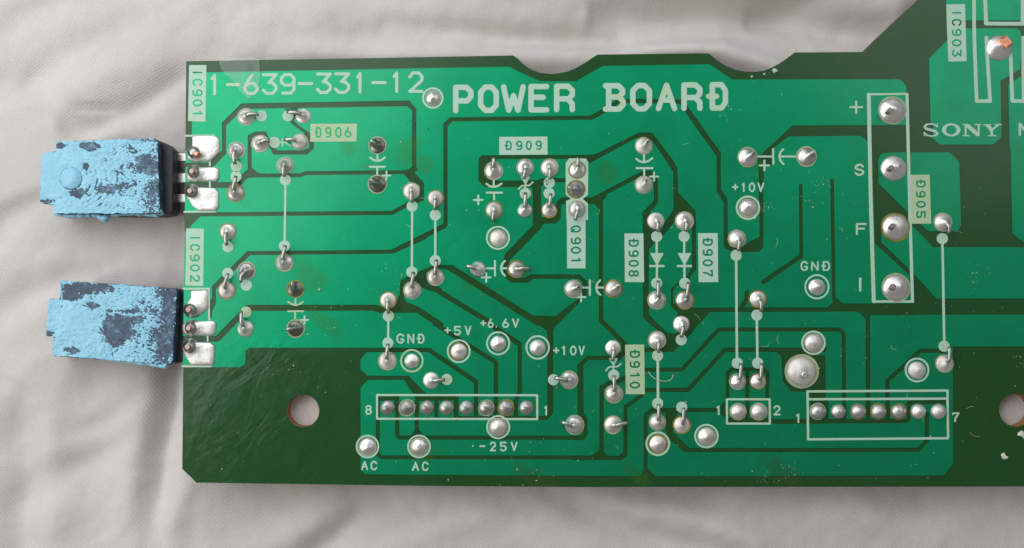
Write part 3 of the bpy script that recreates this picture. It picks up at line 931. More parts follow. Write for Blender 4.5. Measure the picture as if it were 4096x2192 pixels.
def joint(c, x, y, r, tip=None, mat='solder', h=0.52, lead_mat='lead', name='solder_joint', end=None, label=None, ridge=0.55, lw=15.5, cone=None, sq=1.0, rim=True):
    """a solder dome; the lead, when there is one, lies over it towards TIP"""
    (a, b), = S(c, (x, y))
    o0 = at(a, b, 0)
    R = r / SC * PX * 0.97
    sd = Vector((a * 0.013, b * 0.017, 3.1))
    rnd = random.Random(int(a * 31 + b))
    if cone is None:
        cone = rnd.uniform(0.15, 0.75)
        h *= rnd.uniform(0.85, 1.25)
        if mat == 'solder':
            mat = rnd.choice(['solder', 'solder', 'solder_rough', 'solder_mid', 'solder_bright'])
    d = None
    if tip:
        (ta, tb), = S(c, tip)
        t0 = at(ta, tb, 0.0)
        d = Vector((t0.x - o0.x, t0.y - o0.y))
        L = d.length
        d.normalize()
    nr, na = 9, 32
    vs, fs = [], []

    def hz(dx, dy):
        q = min(1, hypot(dx, dy) / R)
        z = h * R * ((1 - cone) * (1 - q * q) ** 0.55 + cone * (1 - q) ** 1.4)
        if d is not None:
            al = dx * d.x + dy * d.y
            pe = -dx * d.y + dy * d.x
            k = exp(-(pe / (0.30 * R)) ** 2)
            z += ridge * R * 0.6 * k * max(0, min(1, (al + 0.55 * R) / (0.7 * R))) * (1 - q ** 4)
        z += 0.11 * R * noise.noise(Vector((dx / R * 1.7, dy / R * 1.7, 0)) + sd) * (1 - q)
        return z
    vs.append((o0.x, o0.y, RZ + hz(0, 0)))
    for i in range(1, nr + 1):
        q = (i / nr) ** 0.8
        for j in range(na):
            an = 2 * pi * j / na
            rr = R * q * (1 + 0.035 * noise.noise(Vector((cos(an), sin(an), 0)) * 1.6 + sd))
            dx, dy = rr * cos(an), rr * sin(an) * sq
            vs.append((o0.x + dx, o0.y + dy, (RZ + hz(dx, dy) + CUZ * 0.8) if i < nr else -0.002))
    for j in range(na):
        fs.append((0, 1 + j, 1 + (j + 1) % na))
        for i in range(nr - 1):
            k, k2 = 1 + i * na, 1 + (i + 1) * na
            fs.append((k + j, k2 + j, k2 + (j + 1) % na, k + (j + 1) % na))
    jo = obj(name, vs, fs, mat, board, True, label)
    if rim and rnd.random() < 0.75:
        rx, ry = rnd.uniform(-.03, .03) * R, rnd.uniform(-.03, .03) * R
        k0 = rnd.uniform(1.05, 1.11)
        rv = [(o0.x + rx + R * k0 * (1 + 0.03 * noise.noise(Vector((cos(q_), sin(q_), 5)) + sd)) * cos(q_), o0.y + ry + R * k0 * (1 + 0.03 * noise.noise(Vector((cos(q_), sin(q_), 5)) + sd)) * sin(q_) * sq) for q_ in [2 * pi * j / 28 for j in range(28)]]
        obj('flux_rim', [(x_, y_, 0.0112) for x_, y_ in rv] + [(x_, y_, -0.001) for x_, y_ in rv], [tuple(range(28))] + [(j, j + 28, (j + 1) % 28 + 28, (j + 1) % 28) for j in range(28)], rnd.choice(['rim', 'rim', 'rim_y']), jo)
    if d is not None:
        lr = lw / 2 * PX
        zc = RZ + h * R * 0.75
        zt = 0.02 + lr
        tip3 = at(ta, tb, zt + 0.03)
        p0 = Vector((o0.x - d.x * 0.1 * R, o0.y - d.y * 0.1 * R, zc * 0.55 + ridge * R * 0.2))
        p1 = Vector((o0.x + d.x * R * 0.72, o0.y + d.y * R * 0.72, zt + 0.045 + ridge * 0.02))
        p2 = tip3
        path = [p0, p0.lerp(p1, 0.5) + Vector((0, 0, 0.012)), p1, p1.lerp(p2, 0.6), p2]
        tube('lead', path, [lr * 0.9, lr, lr, lr, lr * 0.96], lead_mat, jo, n=10, flatk=0.8)
        if end:
            e = p2
            tube('lead_end', [e - Vector((d.x, d.y, 0)) * 0.008, e + Vector((d.x, d.y, 0.3)) * 0.006], [lr * 1.05, lr * 0.9], end, jo, n=9)
    return jo


def tube(name, path, radii, mat, parent, n=10, flatk=1.0, label=None):
    vs, fs = [], []
    up = Vector((0, 0, 1))
    for i, p_ in enumerate(path):
        a = path[max(0, i - 1)]
        b = path[min(len(path) - 1, i + 1)]
        tg = (b - a).normalized()
        s = tg.cross(up)
        if s.length < 0.05:
            s = Vector((1, 0, 0))
        s.normalize()
        u = s.cross(tg).normalized()
        for k in range(n):
            an = 2 * pi * k / n
            vs.append(p_ + s * radii[i] * cos(an) + u * radii[i] * flatk * sin(an))
    m_ = len(path)
    for i in range(m_ - 1):
        for k in range(n):
            fs.append((i * n + k, i * n + (k + 1) % n, (i + 1) * n + (k + 1) % n, (i + 1) * n + k))
    fs.append(tuple(range(n))[::-1])
    fs.append(tuple((m_ - 1) * n + k for k in range(n)))
    o = obj(name, vs, fs, mat, parent, False, label)
    for p_ in o.data.polygons[:-2]:
        p_.use_smooth = True
    return o


JT = [('A', 655, 615, 78, (770, 592)), ('A', 1180, 608, 77, (1030, 567)), ('A', 785, 860, 78, (872, 838)), ('A', 1150, 848, 77, (1003, 820)), ('A', 565, 922, 77, (552, 1052)), ('E', 560, 168, 80, (560, 10)),
      ('A', 1015, 1060, 76, (1007, 1165)), ('E', 2175, 148, 78, (2183, 255)), ('F', 328, 212, 76, (325, 322)), ('F', 328, 940, 75, (335, 778)), ('F', 113, 1060, 78, (124, 892)), ('E', 488, 522, 78, (478, 648)),
      ('E', 1008, 805, 80, (1014, 648)), ('E', 478, 1060, 80, (487, 905)), ('J', 650, 265, 80, (606, 102)), ('E', 1960, 1150, 78, (1966, 1272)), ('J', 1955, 560, 82, (1958, 402)),
      ('B', 922, 1082, 80, (910, 1185)), ('B', 1142, 1082, 80, (1150, 1190)), ('F', 862, 322, 80, (855, 422)), ('F', 1148, 325, 75, (1152, 162)), ('F', 1370, 322, 72, (1385, 172)),
      ('G2', 513, 422, 84, (530, 520)), ('G2', 775, 422, 84, (790, 518)), ('G2', 521, 1150, 84, (535, 972)), ('G2', 777, 1150, 84, (812, 984)), ('G2', 1256, 585, 80, (1272, 698)), ('G2', 1448, 1140, 80, (1482, 1255)),
      ('L', 978, 222, 85, (978, 342)), ('L', 752, 370, 78, (767, 482)), ('L', 348, 440, 77, (347, 562)), ('L', 357, 860, 80, (355, 692)), ('L', 348, 1145, 80, (488, 1125)), ('L', 757, 1120, 76, (767, 955)),
      ('L', 980, 1147, 80, (997, 990)), ('L', 1495, 748, 73, (1525, 582)), ('L', 1680, 748, 75, (1715, 582)), ('K', 748, 508, 82, (872, 502)), ('K', 2013, 505, 80, (1878, 485)), ('H', 1562, 585, 80, (1612, 428)), ('G', 1548, 665, 82, (1608, 768))]
for c, x, y, r, tp in JT:
    joint(c, x, y, r, tp)
joint('E', 657, 880, 80, (605, 985), 'solder_grey', label='grey joint with its lead pulled down left')
joint('B', 632, 1110, 83, (630, 988), 'solder_bright', label='shiny joint under the D909 label')
joint('B', 1400, 1105, 80, (1402, 988), 'solder_bright', label='shiny upper joint of the transistor')
joint('F', 1620, 133, 82, (1535, 118), 'solder_grey', ridge=0.5, lw=8, label='dull grey middle joint of the transistor')
joint('F', 1628, 312, 80, (1612, 418), 'solder_bright', label='lowest joint of the transistor')
joint('F', 718, 865, 78, (608, 835), 'solder_bright', label='shiny joint with a spike to the left')
joint('F', 1070, 865, 78, (1195, 860), 'solder_bright', label='shiny joint with a spike to the right')
joint('K', 2062, 917, 84, (1945, 892), 'solder_bright', label='shiny joint with a spike to the left near the eight pin connector')
joint('A', 1862, 880, 82, (1797, 838), 'solder_dark', end='solder_bright', label='black joint, upper of the pair right of D906')
joint('A', 1862, 1235, 84, (1800, 1208), 'solder_dark', end='solder_bright', label='black joint, lower of the pair right of D906')
joint('E', 1110, 1050, 80, (1095, 985), 'solder_dark', lead_mat='solder_grey', label='black joint above the yellowed capacitor symbol')
joint('J', 1110, 262, 80, (1030, 272), 'solder_dark', end='solder_bright', label='black joint below the yellowed capacitor symbol')
joint('B', 2008, 882, 80, (2052, 825), end='pink', h=0.7, label='joint with a pink copper lead end, upper')
joint('B', 2008, 1242, 80, (2016, 1205), end='pink', h=0.7, label='joint with a pink copper lead end, lower')
joint('C', 893, 985, 92, (925, 965), end='pink', h=0.65, label='joint left of the capacitor symbol above +10V')
joint('C', 1437, 980, 90, (1500, 938), end='solder_bright', h=0.65, label='joint right of the capacitor symbol above +10V')
joint('F', 1590, 1045, 80, (1605, 1042), 'solder', h=0.7, cone=0.4, lw=16)
joint('F', 1960, 1045, 80, (2003, 1012), end='solder_bright', h=0.7, cone=0.3)

RG = [('B', 72, 445, 70, 98, 85, 'solder_bright', 'ink'), ('F', 900, 580, 78, 110, 97, 'solder', 'ink'), ('J', 2178, 560, 75, 107, 95, 'solder_bright', 'ink_y'), ('G2', 1358, 304, 83, 112, 98, 'solder', 'ink'),
      ('G2', 1992, 1030, 84, 115, 103, 'solder', 'ink'), ('L', 760, 1322, 84, 113, 99, 'solder', 'ink'), ('L', 1207, 1252, 83, 112, 99, 'solder', 'ink'), ('L', 2190, 395, 85, 112, 99, 'solder', 'ink'), ('K', 1000, 242, 80, 109, 97, 'solder', 'ink'),
      ('K', 1362, 170, 80, 110, 98, 'solder', 'ink'), ('K', 1725, 208, 82, 112, 99, 'solder', 'ink'), ('K', 1362, 940, 82, 110, 98, 'solder', 'ink'), ('K', 162, 1118, 79, 108, 96, 'solder_bright', 'ink'), ('K', 635, 1118, 82, 108, 97, 'solder_bright', 'ink'), ('H', 1312, 645, 86, 113, 100, 'solder', 'ink')]
for c, x, y, r, r1, r0, m_, im in RG:
    joint(c, x, y, r, None, m_, h=0.55)
    ring(c, x, y - 2, r1, r0, im)
ring('L', 2083, 655, 157, 143, 'ink_y')
big = joint('L', 2080, 655, 140, None, 'solder', h=0.5, label='largest round joint, ringed, left of the seven pin connector')
(a, b), = S('L', (2110, 685))
q0 = at(a, b, 0.17)
tube('pin_tip', [q0 - Vector((0, 0, .06)), q0 + Vector((0, 0, 0.005)), q0 + Vector((0, 0, .016))], [0.050, 0.045, 0.03], 'solder_bright', big, n=9)


def pin_box(name, c, x, y, z, sx_, sy_, hh, mat, parent, rot=0.0, label=None):
    (a, b), = S(c, (x, y))
    q = at(a, b, z + hh)
    vs = []
    for zz, k in ((z - 0.05, 1), (z + hh * 0.7, 1), (z + hh, 0.65)):
        for ux, uy in ((-1, -1), (1, -1), (1, 1), (-1, 1)):
            ox_, oy_ = ux * sx_ * k, uy * sy_ * k
            vs.append((q.x + ox_ * cos(rot) - oy_ * sin(rot), q.y + ox_ * sin(rot) + oy_ * cos(rot), zz))
    fs = [(8, 9, 10, 11)]
    for r_ in (0, 4):
        for k in range(4):
            fs.append((r_ + k, r_ + (k + 1) % 4, r_ + 4 + (k + 1) % 4, r_ + 4 + k))
    return obj(name, vs, fs, mat, parent, False, label)


for i, x in enumerate((345, 525, 707, 888, 1070, 1252, 1433, 1622)):
    jo = joint('K', x, 760, 71, None, 'solder_pin', h=0.75, cone=0.55, sq=1.06)
    pin_box('pin_tip', 'K', x + (-18 if i < 3 else -12), 758 + i * 1.2, 0.085, 0.016, 0.016, 0.05, 'leg', jo, 0.1 * i)
for i, x in enumerate((400, 588, 772, 957, 1141, 1322, 1507)):
    jo = joint('H', x, 1024, 73, None, 'solder' if i > 4 else 'solder_mid', h=0.8, cone=0.25, sq=1.03)
    pin_box('pin_tip', 'H', x + 38, 1030, 0.06, 0.014, 0.008, 0.03, 'leg', jo, 0.2)
for i, (x, y) in enumerate(((1495, 1026), (1684, 1024))):
    jo = joint('L', x, y, 75, None, 'solder', h=0.7, cone=0.25)
    pin_box('pin_tip', 'L', x + 25, y + 12, 0.07, 0.014, 0.012, 0.035, 'leg', jo, 0.3 + i)
for c, x, y, nm in (('D', 1085, 1018, '+'), ('G', 1098, 168, 'S'), ('G', 1112, 708, 'F'), ('G', 1118, 1266, 'I')):
    jo = joint(c, x, y, 127, None, 'solder_bright', h=0.55, cone=0.45, label='large joint beside the printed ' + nm)
    pin_box('pin_tip', c, x - 12, y - 6, 0.115, 0.024, 0.034, 0.040, 'pink_dark', jo, 0.05)
bj = joint('D', 2065, 440, 130, None, 'solder_bright', h=0.6, label='large joint with a bare copper wedge at its upper right')
pin_box('copper_wedge', 'D', 2148, 378, 0.07, 0.075, 0.055, 0.075, 'copper', bj, -0.35, 'bright orange copper wedge')

# tinned pads of the two regulators
TP = [('A', ((160, 792), (200, 786), (365, 786), (395, 800), (413, 825), (413, 945), (345, 1012), (320, 1030), (160, 1033), (118, 1010), (108, 970), (125, 925), (160, 900)), (190, 950), 'copper'),
      ('A', ((150, 1082), (370, 1076), (400, 1088), (408, 1110), (408, 1185), (385, 1212), (130, 1212), (105, 1185), (110, 1120)), (190, 1132), 'pink'),
      ('E', ((130, 114), (250, 112), (375, 120), (405, 160), (405, 300), (375, 332), (222, 332), (165, 290), (105, 205), (105, 145)), (172, 160), 'pink'),
      ('E', ((150, 1060), (290, 1058), (308, 1075), (310, 1230), (240, 1280), (150, 1295), (105, 1265), (95, 1215), (120, 1160), (148, 1130)), (160, 1238), 'pink'),
      ('J', ((120, 195), (355, 190), (380, 205), (382, 240), (375, 310), (345, 328), (110, 328), (75, 305), (72, 225)), (160, 258), 'pink'),
      ('J', ((130, 378), (330, 390), (365, 420), (372, 470), (365, 590), (340, 602), (150, 602), (90, 505), (75, 450), (85, 400)), (152, 430), 'pink')]
for c, q, pn, m_ in TP:
    W2 = W(S(c, *q))
    o = None
    # soft edged, slightly domed solder sheet over the pad
    cxx = sum(v[0] for v in W2) / len(W2)
    cyy = sum(v[1] for v in W2) / len(W2)
    ring_pts = []
    for i in range(len(W2)):
        for k in range(3):
            a_, b_ = Vector(W2[i]), Vector(W2[(i + 1) % len(W2)])
            ring_pts.append(a_.lerp(b_, k / 3))
    nn = len(ring_pts)
    (pa, pb), = S(c, pn)
    pc = at(pa, pb, 0)
    vs, fs = [], []
    levels = [(1.0, -0.001), (1.0, 0.010), (0.965, 0.020), (0.88, 0.028), (0.7, 0.033), (0.5, 0.036), (0.3, 0.037), (0.12, 0.037)]
    for k, z in levels:
        for v in ring_pts:
            x_, y_ = cxx + (v.x - cxx) * k, cyy + (v.y - cyy) * k
            dd = hypot(x_ - pc.x, y_ - pc.y)
            zz = z + (0.055 * exp(-(dd / 0.075) ** 2) if k < 0.99 else 0) + 0.006 * noise.noise(Vector((x_ * 9, y_ * 9, 1)))
            vs.append((x_, y_, zz))
    for L_ in range(len(levels) - 1):
        for j in range(nn):
            fs.append((L_ * nn + j, L_ * nn + (j + 1) % nn, (L_ + 1) * nn + (j + 1) % nn, (L_ + 1) * nn + j))
    fs.append(tuple((len(levels) - 1) * nn + j for j in range(nn)))
    pad = obj('tinned_pad', vs, fs, 'tin', board, True)
    q0 = at(pa, pb, 0.10)
    jr = 0.105
    vs, fs = [], []
    for i in range(7):
        tq = i / 6
        for j in range(20):
            an = 2 * pi * j / 20
            rr = jr * (1 - tq) ** 0.8 + 0.036 * tq
            vs.append((pc.x + rr * cos(an) * 1.05, pc.y + rr * sin(an), 0.02 + 0.075 * tq ** 1.6 + 0.01 * tq))
    for i in range(6):
        for j in range(20):
            fs.append((i * 20 + j, i * 20 + (j + 1) % 20, (i + 1) * 20 + (j + 1) % 20, (i + 1) * 20 + j))
    fs.append(tuple(120 + j for j in range(20)))
    obj('solder_cone', vs, fs, 'solder_grey', pad, True)
    if m_ == 'copper':
        pin_box('leg_end', c, pn[0], pn[1], 0.09, 0.032, 0.032, 0.05, m_, pad, 0.05, 'orange cut end of the leg')
    else:
        tube('leg_end', [Vector((pc.x, pc.y, 0.06)), Vector((pc.x, pc.y, 0.135)), Vector((pc.x, pc.y, 0.145))], [0.036, 0.036, 0.028], m_, pad, n=14)

# ------------------------------------------------------------------ the two regulators
def px3(c, x, y, z):
    (a, b), = S(c, (x, y))
    return at(a, b, z)


def prism(name, top, bot, mat, parent, label=None):
    n = len(top)
    vs = list(top) + list(bot)
    fs = [tuple(range(n)), tuple(range(n, 2 * n))[::-1]] + [(i, i + n, (i + 1) % n + n, (i + 1) % n) for i in range(n)]
    o = obj(name, vs, fs, mat, parent, False, label)
    bm = bmesh.new()
    bm.from_mesh(o.data)
    bmesh.ops.recalc_face_normals(bm, faces=bm.faces)
    bm.to_mesh(o.data)
    bm.free()
    md = o.modifiers.new('soft_edges', 'BEVEL')
    md.width = 0.012
    md.segments = 2
    md.limit_method = 'ANGLE'
    return o


def in_poly(x, y, q):
    r = False
    j = len(q) - 1
    for i in range(len(q)):
        if (q[i][1] > y) != (q[j][1] > y) and x < (q[j][0] - q[i][0]) * (y - q[i][1]) / (q[j][1] - q[i][1]) + q[i][0]:
            r = not r
        j = i
    return r


def regulator(c, quad, tab, side, legs, hole, label, seed, bare, rich, zt=0.05):
    g = empty('voltage_regulator', board, label)
    top = [px3(c, x, y, zt) for x, y in quad]
    # metal back plate with its narrower tab
    tp = [px3(c, x, y, zt) for x, y in tab]
    prism('back_plate', tp, [v - Vector((0, 0, 0.13)) for v in tp], 'plate', g)
    bt = [px3(c, x, y, zt - 0.132) for x, y in side]
    bb = [v - Vector((0, 0, 0.26)) for v in bt]
    prism('moulded_body', bt, bb, 'plastic', g)
    # slope from the plate down to where the legs leave
    e0, e1, e2, e3 = quad[1], quad[2], side[1], side[2]
    for (y0, y1, x0, x1) in legs:
        a_, b_ = px3(c, x0, y0, -0.23), px3(c, x1, y0, -0.20)
        c_, d_ = px3(c, x1, y1, -0.20), px3(c, x0, y1, -0.23)
        tl = [a_, b_, b_.lerp(b_, 1) + Vector((0.35, 0, 0.0)), c_ + Vector((0.35, 0, 0.0)), c_, d_]
        prism('leg', tl, [v - Vector((0, 0, 0.05)) for v in tl], 'leg', g)
    # paste: a ragged sheet of real thickness
    xs = [q[0] for q in tab]
    ys = [q[1] for q in tab]
    x0, x1, y0, y1 = min(xs) - 12, max(xs) + 12, min(ys) - 14, max(ys) + 14
    stp = 3.5
    nx, ny = int((x1 - x0) / stp), int((y1 - y0) / stp)
    sd = Vector((seed, seed * 0.7, 0))
    vs, idx, fs, H = [], {}, [], {}
    for j in range(ny + 1):
        for i in range(nx + 1):
            x, y = x0 + i * stp, y0 + j * stp
            u = (x - xs[0]) / 1000
            wob = 9 * noise.noise(Vector((x * 0.02, y * 0.02, seed)))
            if not in_poly(x + wob * 0.6, y + wob, tab):
                continue
            f = 0.20 + rich(x, y)
            f += 0.26 * noise.fractal(Vector((x * 0.0075, y * 0.010, 0)) + sd, 0.9, 2.1, 4)
            st_ = noise.noise(Vector(((x + y * 0.75) * 0.020, (y - x * 0.6) * 0.055, 4)) + sd)
            f += 0.24 * st_
            rt = max(0, min(1, (x - 780) / 700))
            f += (0.12 + 0.30 * rt) * noise.fractal(Vector((x * 0.045, y * 0.080, 9)) + sd, 0.9, 2.1, 2)
            f += 0.16 * noise.fractal(Vector((x * 0.022, y * 0.03, 5)) + sd, 0.9, 2.1, 3)
            f -= 0.17 * rt
            for bx, by, rx, ry, k in bare:
                q_ = ((x - bx) / rx) ** 2 + ((y - by) / ry) ** 2
                f -= k * exp(-q_ * 1.1)
            hx, hy, hr, filled = hole
            if filled:
                q_ = hypot(x - hx, (y - hy) * 1.15)
                an_ = atan2(y - hy, x - hx)
                if 120 < q_ < 560 and -0.5 < an_ < 1.15:
                    f -= 0.42 * max(0, sin(q_ * 2 * pi / 46 + 1.5 * noise.noise(Vector((x * .01, y * .01, 1))))) * max(0, 0.5 + 1.3 * noise.noise(Vector((x * 0.016, y * 0.016, 7)))) * min(1, (q_ - 120) / 60) * max(0.0, min(1, (560 - q_) / 150))
            q_ = hypot(x - hx, y - hy) / hr
            bump_ = 0
            if filled:
                if q_ < 1:
                    f = 0.5
                    bump_ = 0.035 * (1 - q_ * q_) + 0.004
                elif q_ < 1.10:
                    f -= 0.30
            H[(i, j)] = (x, y, f, bump_)
    for (i, j), (x, y, f, bm_) in H.items():
        if f <= 0:
            z = 0.001
        else:
            z = 0.003 + 0.009 * min(1, f * 2.0) + bm_ + 0.004 * noise.fractal(Vector((x * 0.014, y * 0.022, 2)) + sd, 1, 2, 3)
        idx[(i, j)] = len(vs)
        vs.append(px3(c, x, y, zt + z))
    for (i, j) in H:
        if all(k in H for k in ((i + 1, j), (i, j + 1), (i + 1, j + 1))):
            ff = [H[k][2] > 0 for k in ((i, j), (i + 1, j), (i + 1, j + 1), (i, j + 1))]
            if sum(ff) >= 3 or (sum(ff) == 2):
                fs.append((idx[(i, j)], idx[(i, j + 1)], idx[(i + 1, j + 1)], idx[(i + 1, j)]))
    o = obj('thermal_paste', vs, fs, 'paste', g, True)
    bm = bmesh.new()
    bm.from_mesh(o.data)
    bmesh.ops.delete(bm, geom=[v for v in bm.verts if not v.link_faces], context='VERTS')
    bmesh.ops.recalc_face_normals(bm, faces=bm.faces)
    if sum(fc.normal.z for fc in bm.faces) < 0:
        bmesh.ops.reverse_faces(bm, faces=bm.faces)
    bm.to_mesh(o.data)
    bm.free()
    return g


def paste_bead(g, c, path, radii, zt, seed):
    """a lumpy bead of squeezed out paste along an edge"""
    pts3, rr = [], []
    for i in range(len(path) - 1):
        for k in range(8):
            u = k / 8
            x = path[i][0] * (1 - u) + path[i + 1][0] * u
            y = path[i][1] * (1 - u) + path[i + 1][1] * u
            r_ = radii[i] * (1 - u) + radii[i + 1] * u
            nz = noise.noise(Vector((x * 0.03, y * 0.03, seed)))
            pts3.append(px3(c, x, y + nz * 5, zt + nz * 0.02))
            rr.append(max(0.006, r_ / SC * PX * (1 + 0.55 * nz)))
    tube('paste_bead', pts3, rr, 'paste', g, n=10, flatk=1.4)


tab1 = [(515, 380), (1418, 350), (1450, 385), (1468, 1000), (1465, 1042), (495, 1045), (490, 960), (365, 945), (378, 490), (510, 470)]
quad1 = [(515, 380), (1450, 350), (1465, 1042), (495, 1045)]
side1 = [(520, 384), (1420, 356), (1530, 400), (1592, 462), (1585, 1012), (1560, 1045), (1470, 1060), (500, 1052)]
legs1 = [(490, 566, 1570, 1705), (670, 762, 1570, 1705), (862, 942, 1570, 1705)]
r1 = regulator('R', quad1, tab1, side1, legs1, (655, 722, 96, True), 'upper heat tab component with round blue filled mounting hole', 3.3,
               [(820, 425, 110, 40, 0.9), (560, 420, 70, 30, 0.8), (1330, 610, 110, 60, 0.55), (960, 830, 190, 50, 0.42), (720, 860, 90, 40, 0.7), (1120, 790, 80, 25, 0.5), (790, 610, 40, 40, 0.8), (430, 930, 90, 24, 0.7), (1400, 840, 60, 200, 0.25), (1040, 480, 120, 60, 0.15)],
               lambda x, y: (0.16 if x < 950 else 0.16 - (x - 950) * 0.00042) + (0.5 * exp(-((x - 1380) / 40) ** 2 - ((y - 415) / 35) ** 2)) + (0.5 * exp(-((x - 1310) / 45) ** 2 - ((y - 710) / 30) ** 2)) + (0.35 * exp(-((x - 450) / 120) ** 2 - ((y - 700) / 200) ** 2)))
paste_bead(r1, 'R', [(500, 1052), (640, 1066), (800, 1062), (900, 1060), (960, 1095), (1010, 1062), (1200, 1050), (1330, 1058), (1480, 1058)], [10, 22, 16, 20, 38, 16, 10, 14, 26], -0.06, 2)
paste_bead(r1, 'R', [(1440, 420), (1452, 600), (1455, 800), (1462, 1000), (1480, 1052)], [5, 8, 8, 14, 30], 0.0, 5)

tab2 = [(565, 280), (1100, 315), (1620, 352), (1628, 380), (1585, 1040), (1560, 1055), (480, 970), (505, 800), (420, 790), (450, 445), (545, 448)]
quad2 = [(565, 280), (1622, 352), (1575, 1052), (480, 970)]
side2 = [(570, 286), (1622, 354), (1700, 375), (1725, 420), (1708, 985), (1660, 1028), (1560, 1052), (486, 976)]
legs2 = [(480, 566, 1650, 1705), (690, 762, 1650, 1705), (862, 942, 1650, 1705)]
r2 = regulator('T', quad2, tab2, side2, legs2, (0, 0, 1, False), 'lower heat tab component, paste torn off in a dark patch at its centre', 8.1,
               [(1065, 715, 130, 110, 1.5), (1090, 830, 60, 50, 0.9), (780, 350, 240, 62, 0.95), (650, 440, 110, 40, 0.9), (850, 520, 120, 40, 0.55), (630, 920, 110, 50, 0.65), (1500, 850, 110, 180, 0.40), (1560, 500, 60, 260, 0.35), (1250, 640, 90, 40, 0.45), (1200, 560, 200, 16, 0.45), (450, 770, 50, 25, 0.9), (1030, 950, 60, 50, 0.3)],
               lambda x, y: (0.17 if x < 1150 else 0.17 - (x - 1150) * 0.00055) + (0.35 * exp(-((x - 720) / 180) ** 2 - ((y - 650) / 120) ** 2)))
paste_bead(r2, 'T', [(560, 290), (575, 440), (560, 560)], [8, 12, 8], 0.04, 3)
paste_bead(r2, 'T', [(1612, 400), (1600, 600), (1590, 800), (1572, 960), (1520, 1070), (1440, 1058), (1200, 1030), (900, 1005)], [5, 9, 9, 13, 24, 20, 12, 6], 0.0, 7)
paste_bead(r2, 'T', [(510, 800), (500, 880), (490, 950)], [16, 12, 8], 0.0, 11)

# ------------------------------------------------------------------ small loose things
# clear film scrap over the top edge
film_px = [(878, 246), (915, 238), (960, 229), (1005, 231), (1040, 240), (1041, 280), (1043, 322), (1010, 392), (996, 398), (962, 368), (940, 330), (900, 296), (884, 270)]
fc = (965, 290)
vs, fs = [], []
nn = len(film_px)
for L_, k in enumerate((1.0, 0.8, 0.6, 0.4, 0.2)):
    for (x, y) in film_px:
        X, Y = fc[0] + (x - fc[0]) * k, fc[1] + (y - fc[1]) * k
        v = at(X, Y, 0.0)
        vs.append((v.x, v.y, 0.022 + 0.02 * (0.5 + noise.noise(Vector((X * 0.03, Y * 0.012, 5)))) ))
for L_ in range(4):
    for j in range(nn):
        fs.append((L_ * nn + j, L_ * nn + (j + 1) % nn, (L_ + 1) * nn + (j + 1) % nn, (L_ + 1) * nn + j))
fs.append(tuple(4 * nn + j for j in range(nn)))
film = obj('plastic_film', vs, fs, 'film', None, True)
film['label'] = 'crinkled scrap of clear film over the printed part number at the top left board edge'
film['category'] = 'plastic film'

fib = []
fibre_px = [(2594, 1487), (2602, 1500), (2618, 1514), (2640, 1523), (2665, 1525), (2682, 1520), (2690, 1510), (2693, 1497)]
for i, (x, y) in enumerate(fibre_px):
    fib.append(at(x, y, 0.02 + 0.012 * sin(i)))
f_ = tube('fibre', fib, [0.0035] * len(fib), 'dust', None, n=6)
f_['label'] = 'thin curved pale fibre lying to the right of the D910 label'
f_['category'] = 'fibre'


def specks(name, mat, n, spots, smin, smax, label, cat, fibres=0):
    rnd = random.Random(n)
    vs, fs = [], []
    for k in range(n):
        if spots and rnd.random() < 0.5:
            sx_, sy_, sr = rnd.choice(spots)
            x, y = rnd.gauss(sx_, sr * .6), rnd.gauss(sy_, sr * .5)
        else:
            x, y = rnd.uniform(760, 4080), rnd.uniform(300, 1930)
        if hypot(x - 1212, y - 1643) < 75 or x < 745 or y > 1940 or y < 260 or hypot(x - 4064, y - 1640) < 75:
            continue
        r_ = rnd.uniform(smin, smax) * (1 if rnd.random() < .85 else 1.8) * PX
        v = at(x, y, 0.008)
        an, el = rnd.uniform(0, pi), rnd.uniform(1, 2.6)
        b = len(vs)
        for j in range(4):
            a_ = an + j * pi / 2 + rnd.uniform(-.3, .3)
            l_ = r_ * (el if j % 2 == 0 else 1)
            vs.append((v.x + l_ * cos(a_), v.y + l_ * sin(a_), 0.0078))
        vs.append((v.x, v.y, 0.012 + r_ * 0.8))
        for j in range(4):
            fs.append((b + j, b + (j + 1) % 4, b + 4))
    for k in range(fibres):
        x, y = rnd.uniform(1500, 3900), rnd.uniform(500, 1800)
        a_ = rnd.uniform(0, 2 * pi)
        cur = rnd.uniform(-.5, .5)
        L_ = rnd.uniform(4, 9)
        px_ = [at(x, y, 0.011)]
        for j in range(5):
            x += L_ * cos(a_)
            y += L_ * sin(a_)
            a_ += cur
            px_.append(at(x, y, 0.0115))
        b = len(vs)
        for j, p_ in enumerate(px_):
            vs.append(p_ + Vector((0, 0.0016, 0)))
            vs.append(p_ - Vector((0, 0.0016, 0.001)))
            vs.append(p_ + Vector((0.001, 0, 0.0016)))
        for j in range(5):
            for q in range(3):
                fs.append((b + j * 3 + q, b + j * 3 + (q + 1) % 3, b + j * 3 + 3 + (q + 1) % 3, b + j * 3 + 3 + q))
    o = obj(name, vs, fs, mat, None)
    o['kind'] = 'stuff'
    o['label'] = label
    o['category'] = cat
    return o


specks('dust', 'dust', 620, [(3210, 800, 40), (3060, 830, 30), (3290, 740, 50), (1300, 1300, 110), (1150, 1480, 90), (1620, 1100, 90), (2150, 1850, 120), (2900, 440, 60), (3060, 1920, 40), (3160, 1890, 40), (1180, 1500, 120), (1500, 1150, 120), (4080, 1450, 30), (3900, 1100, 60)],
       0.5, 1.5, 'pale dust and lint scattered over the green board', 'dust', 26)
specks('grime', 'grime', 90, [(1690, 480, 60), (2160, 1925, 90), (1000, 1450, 100)], 0.6, 1.6, 'dark grime specks scattered over the green board', 'grime')


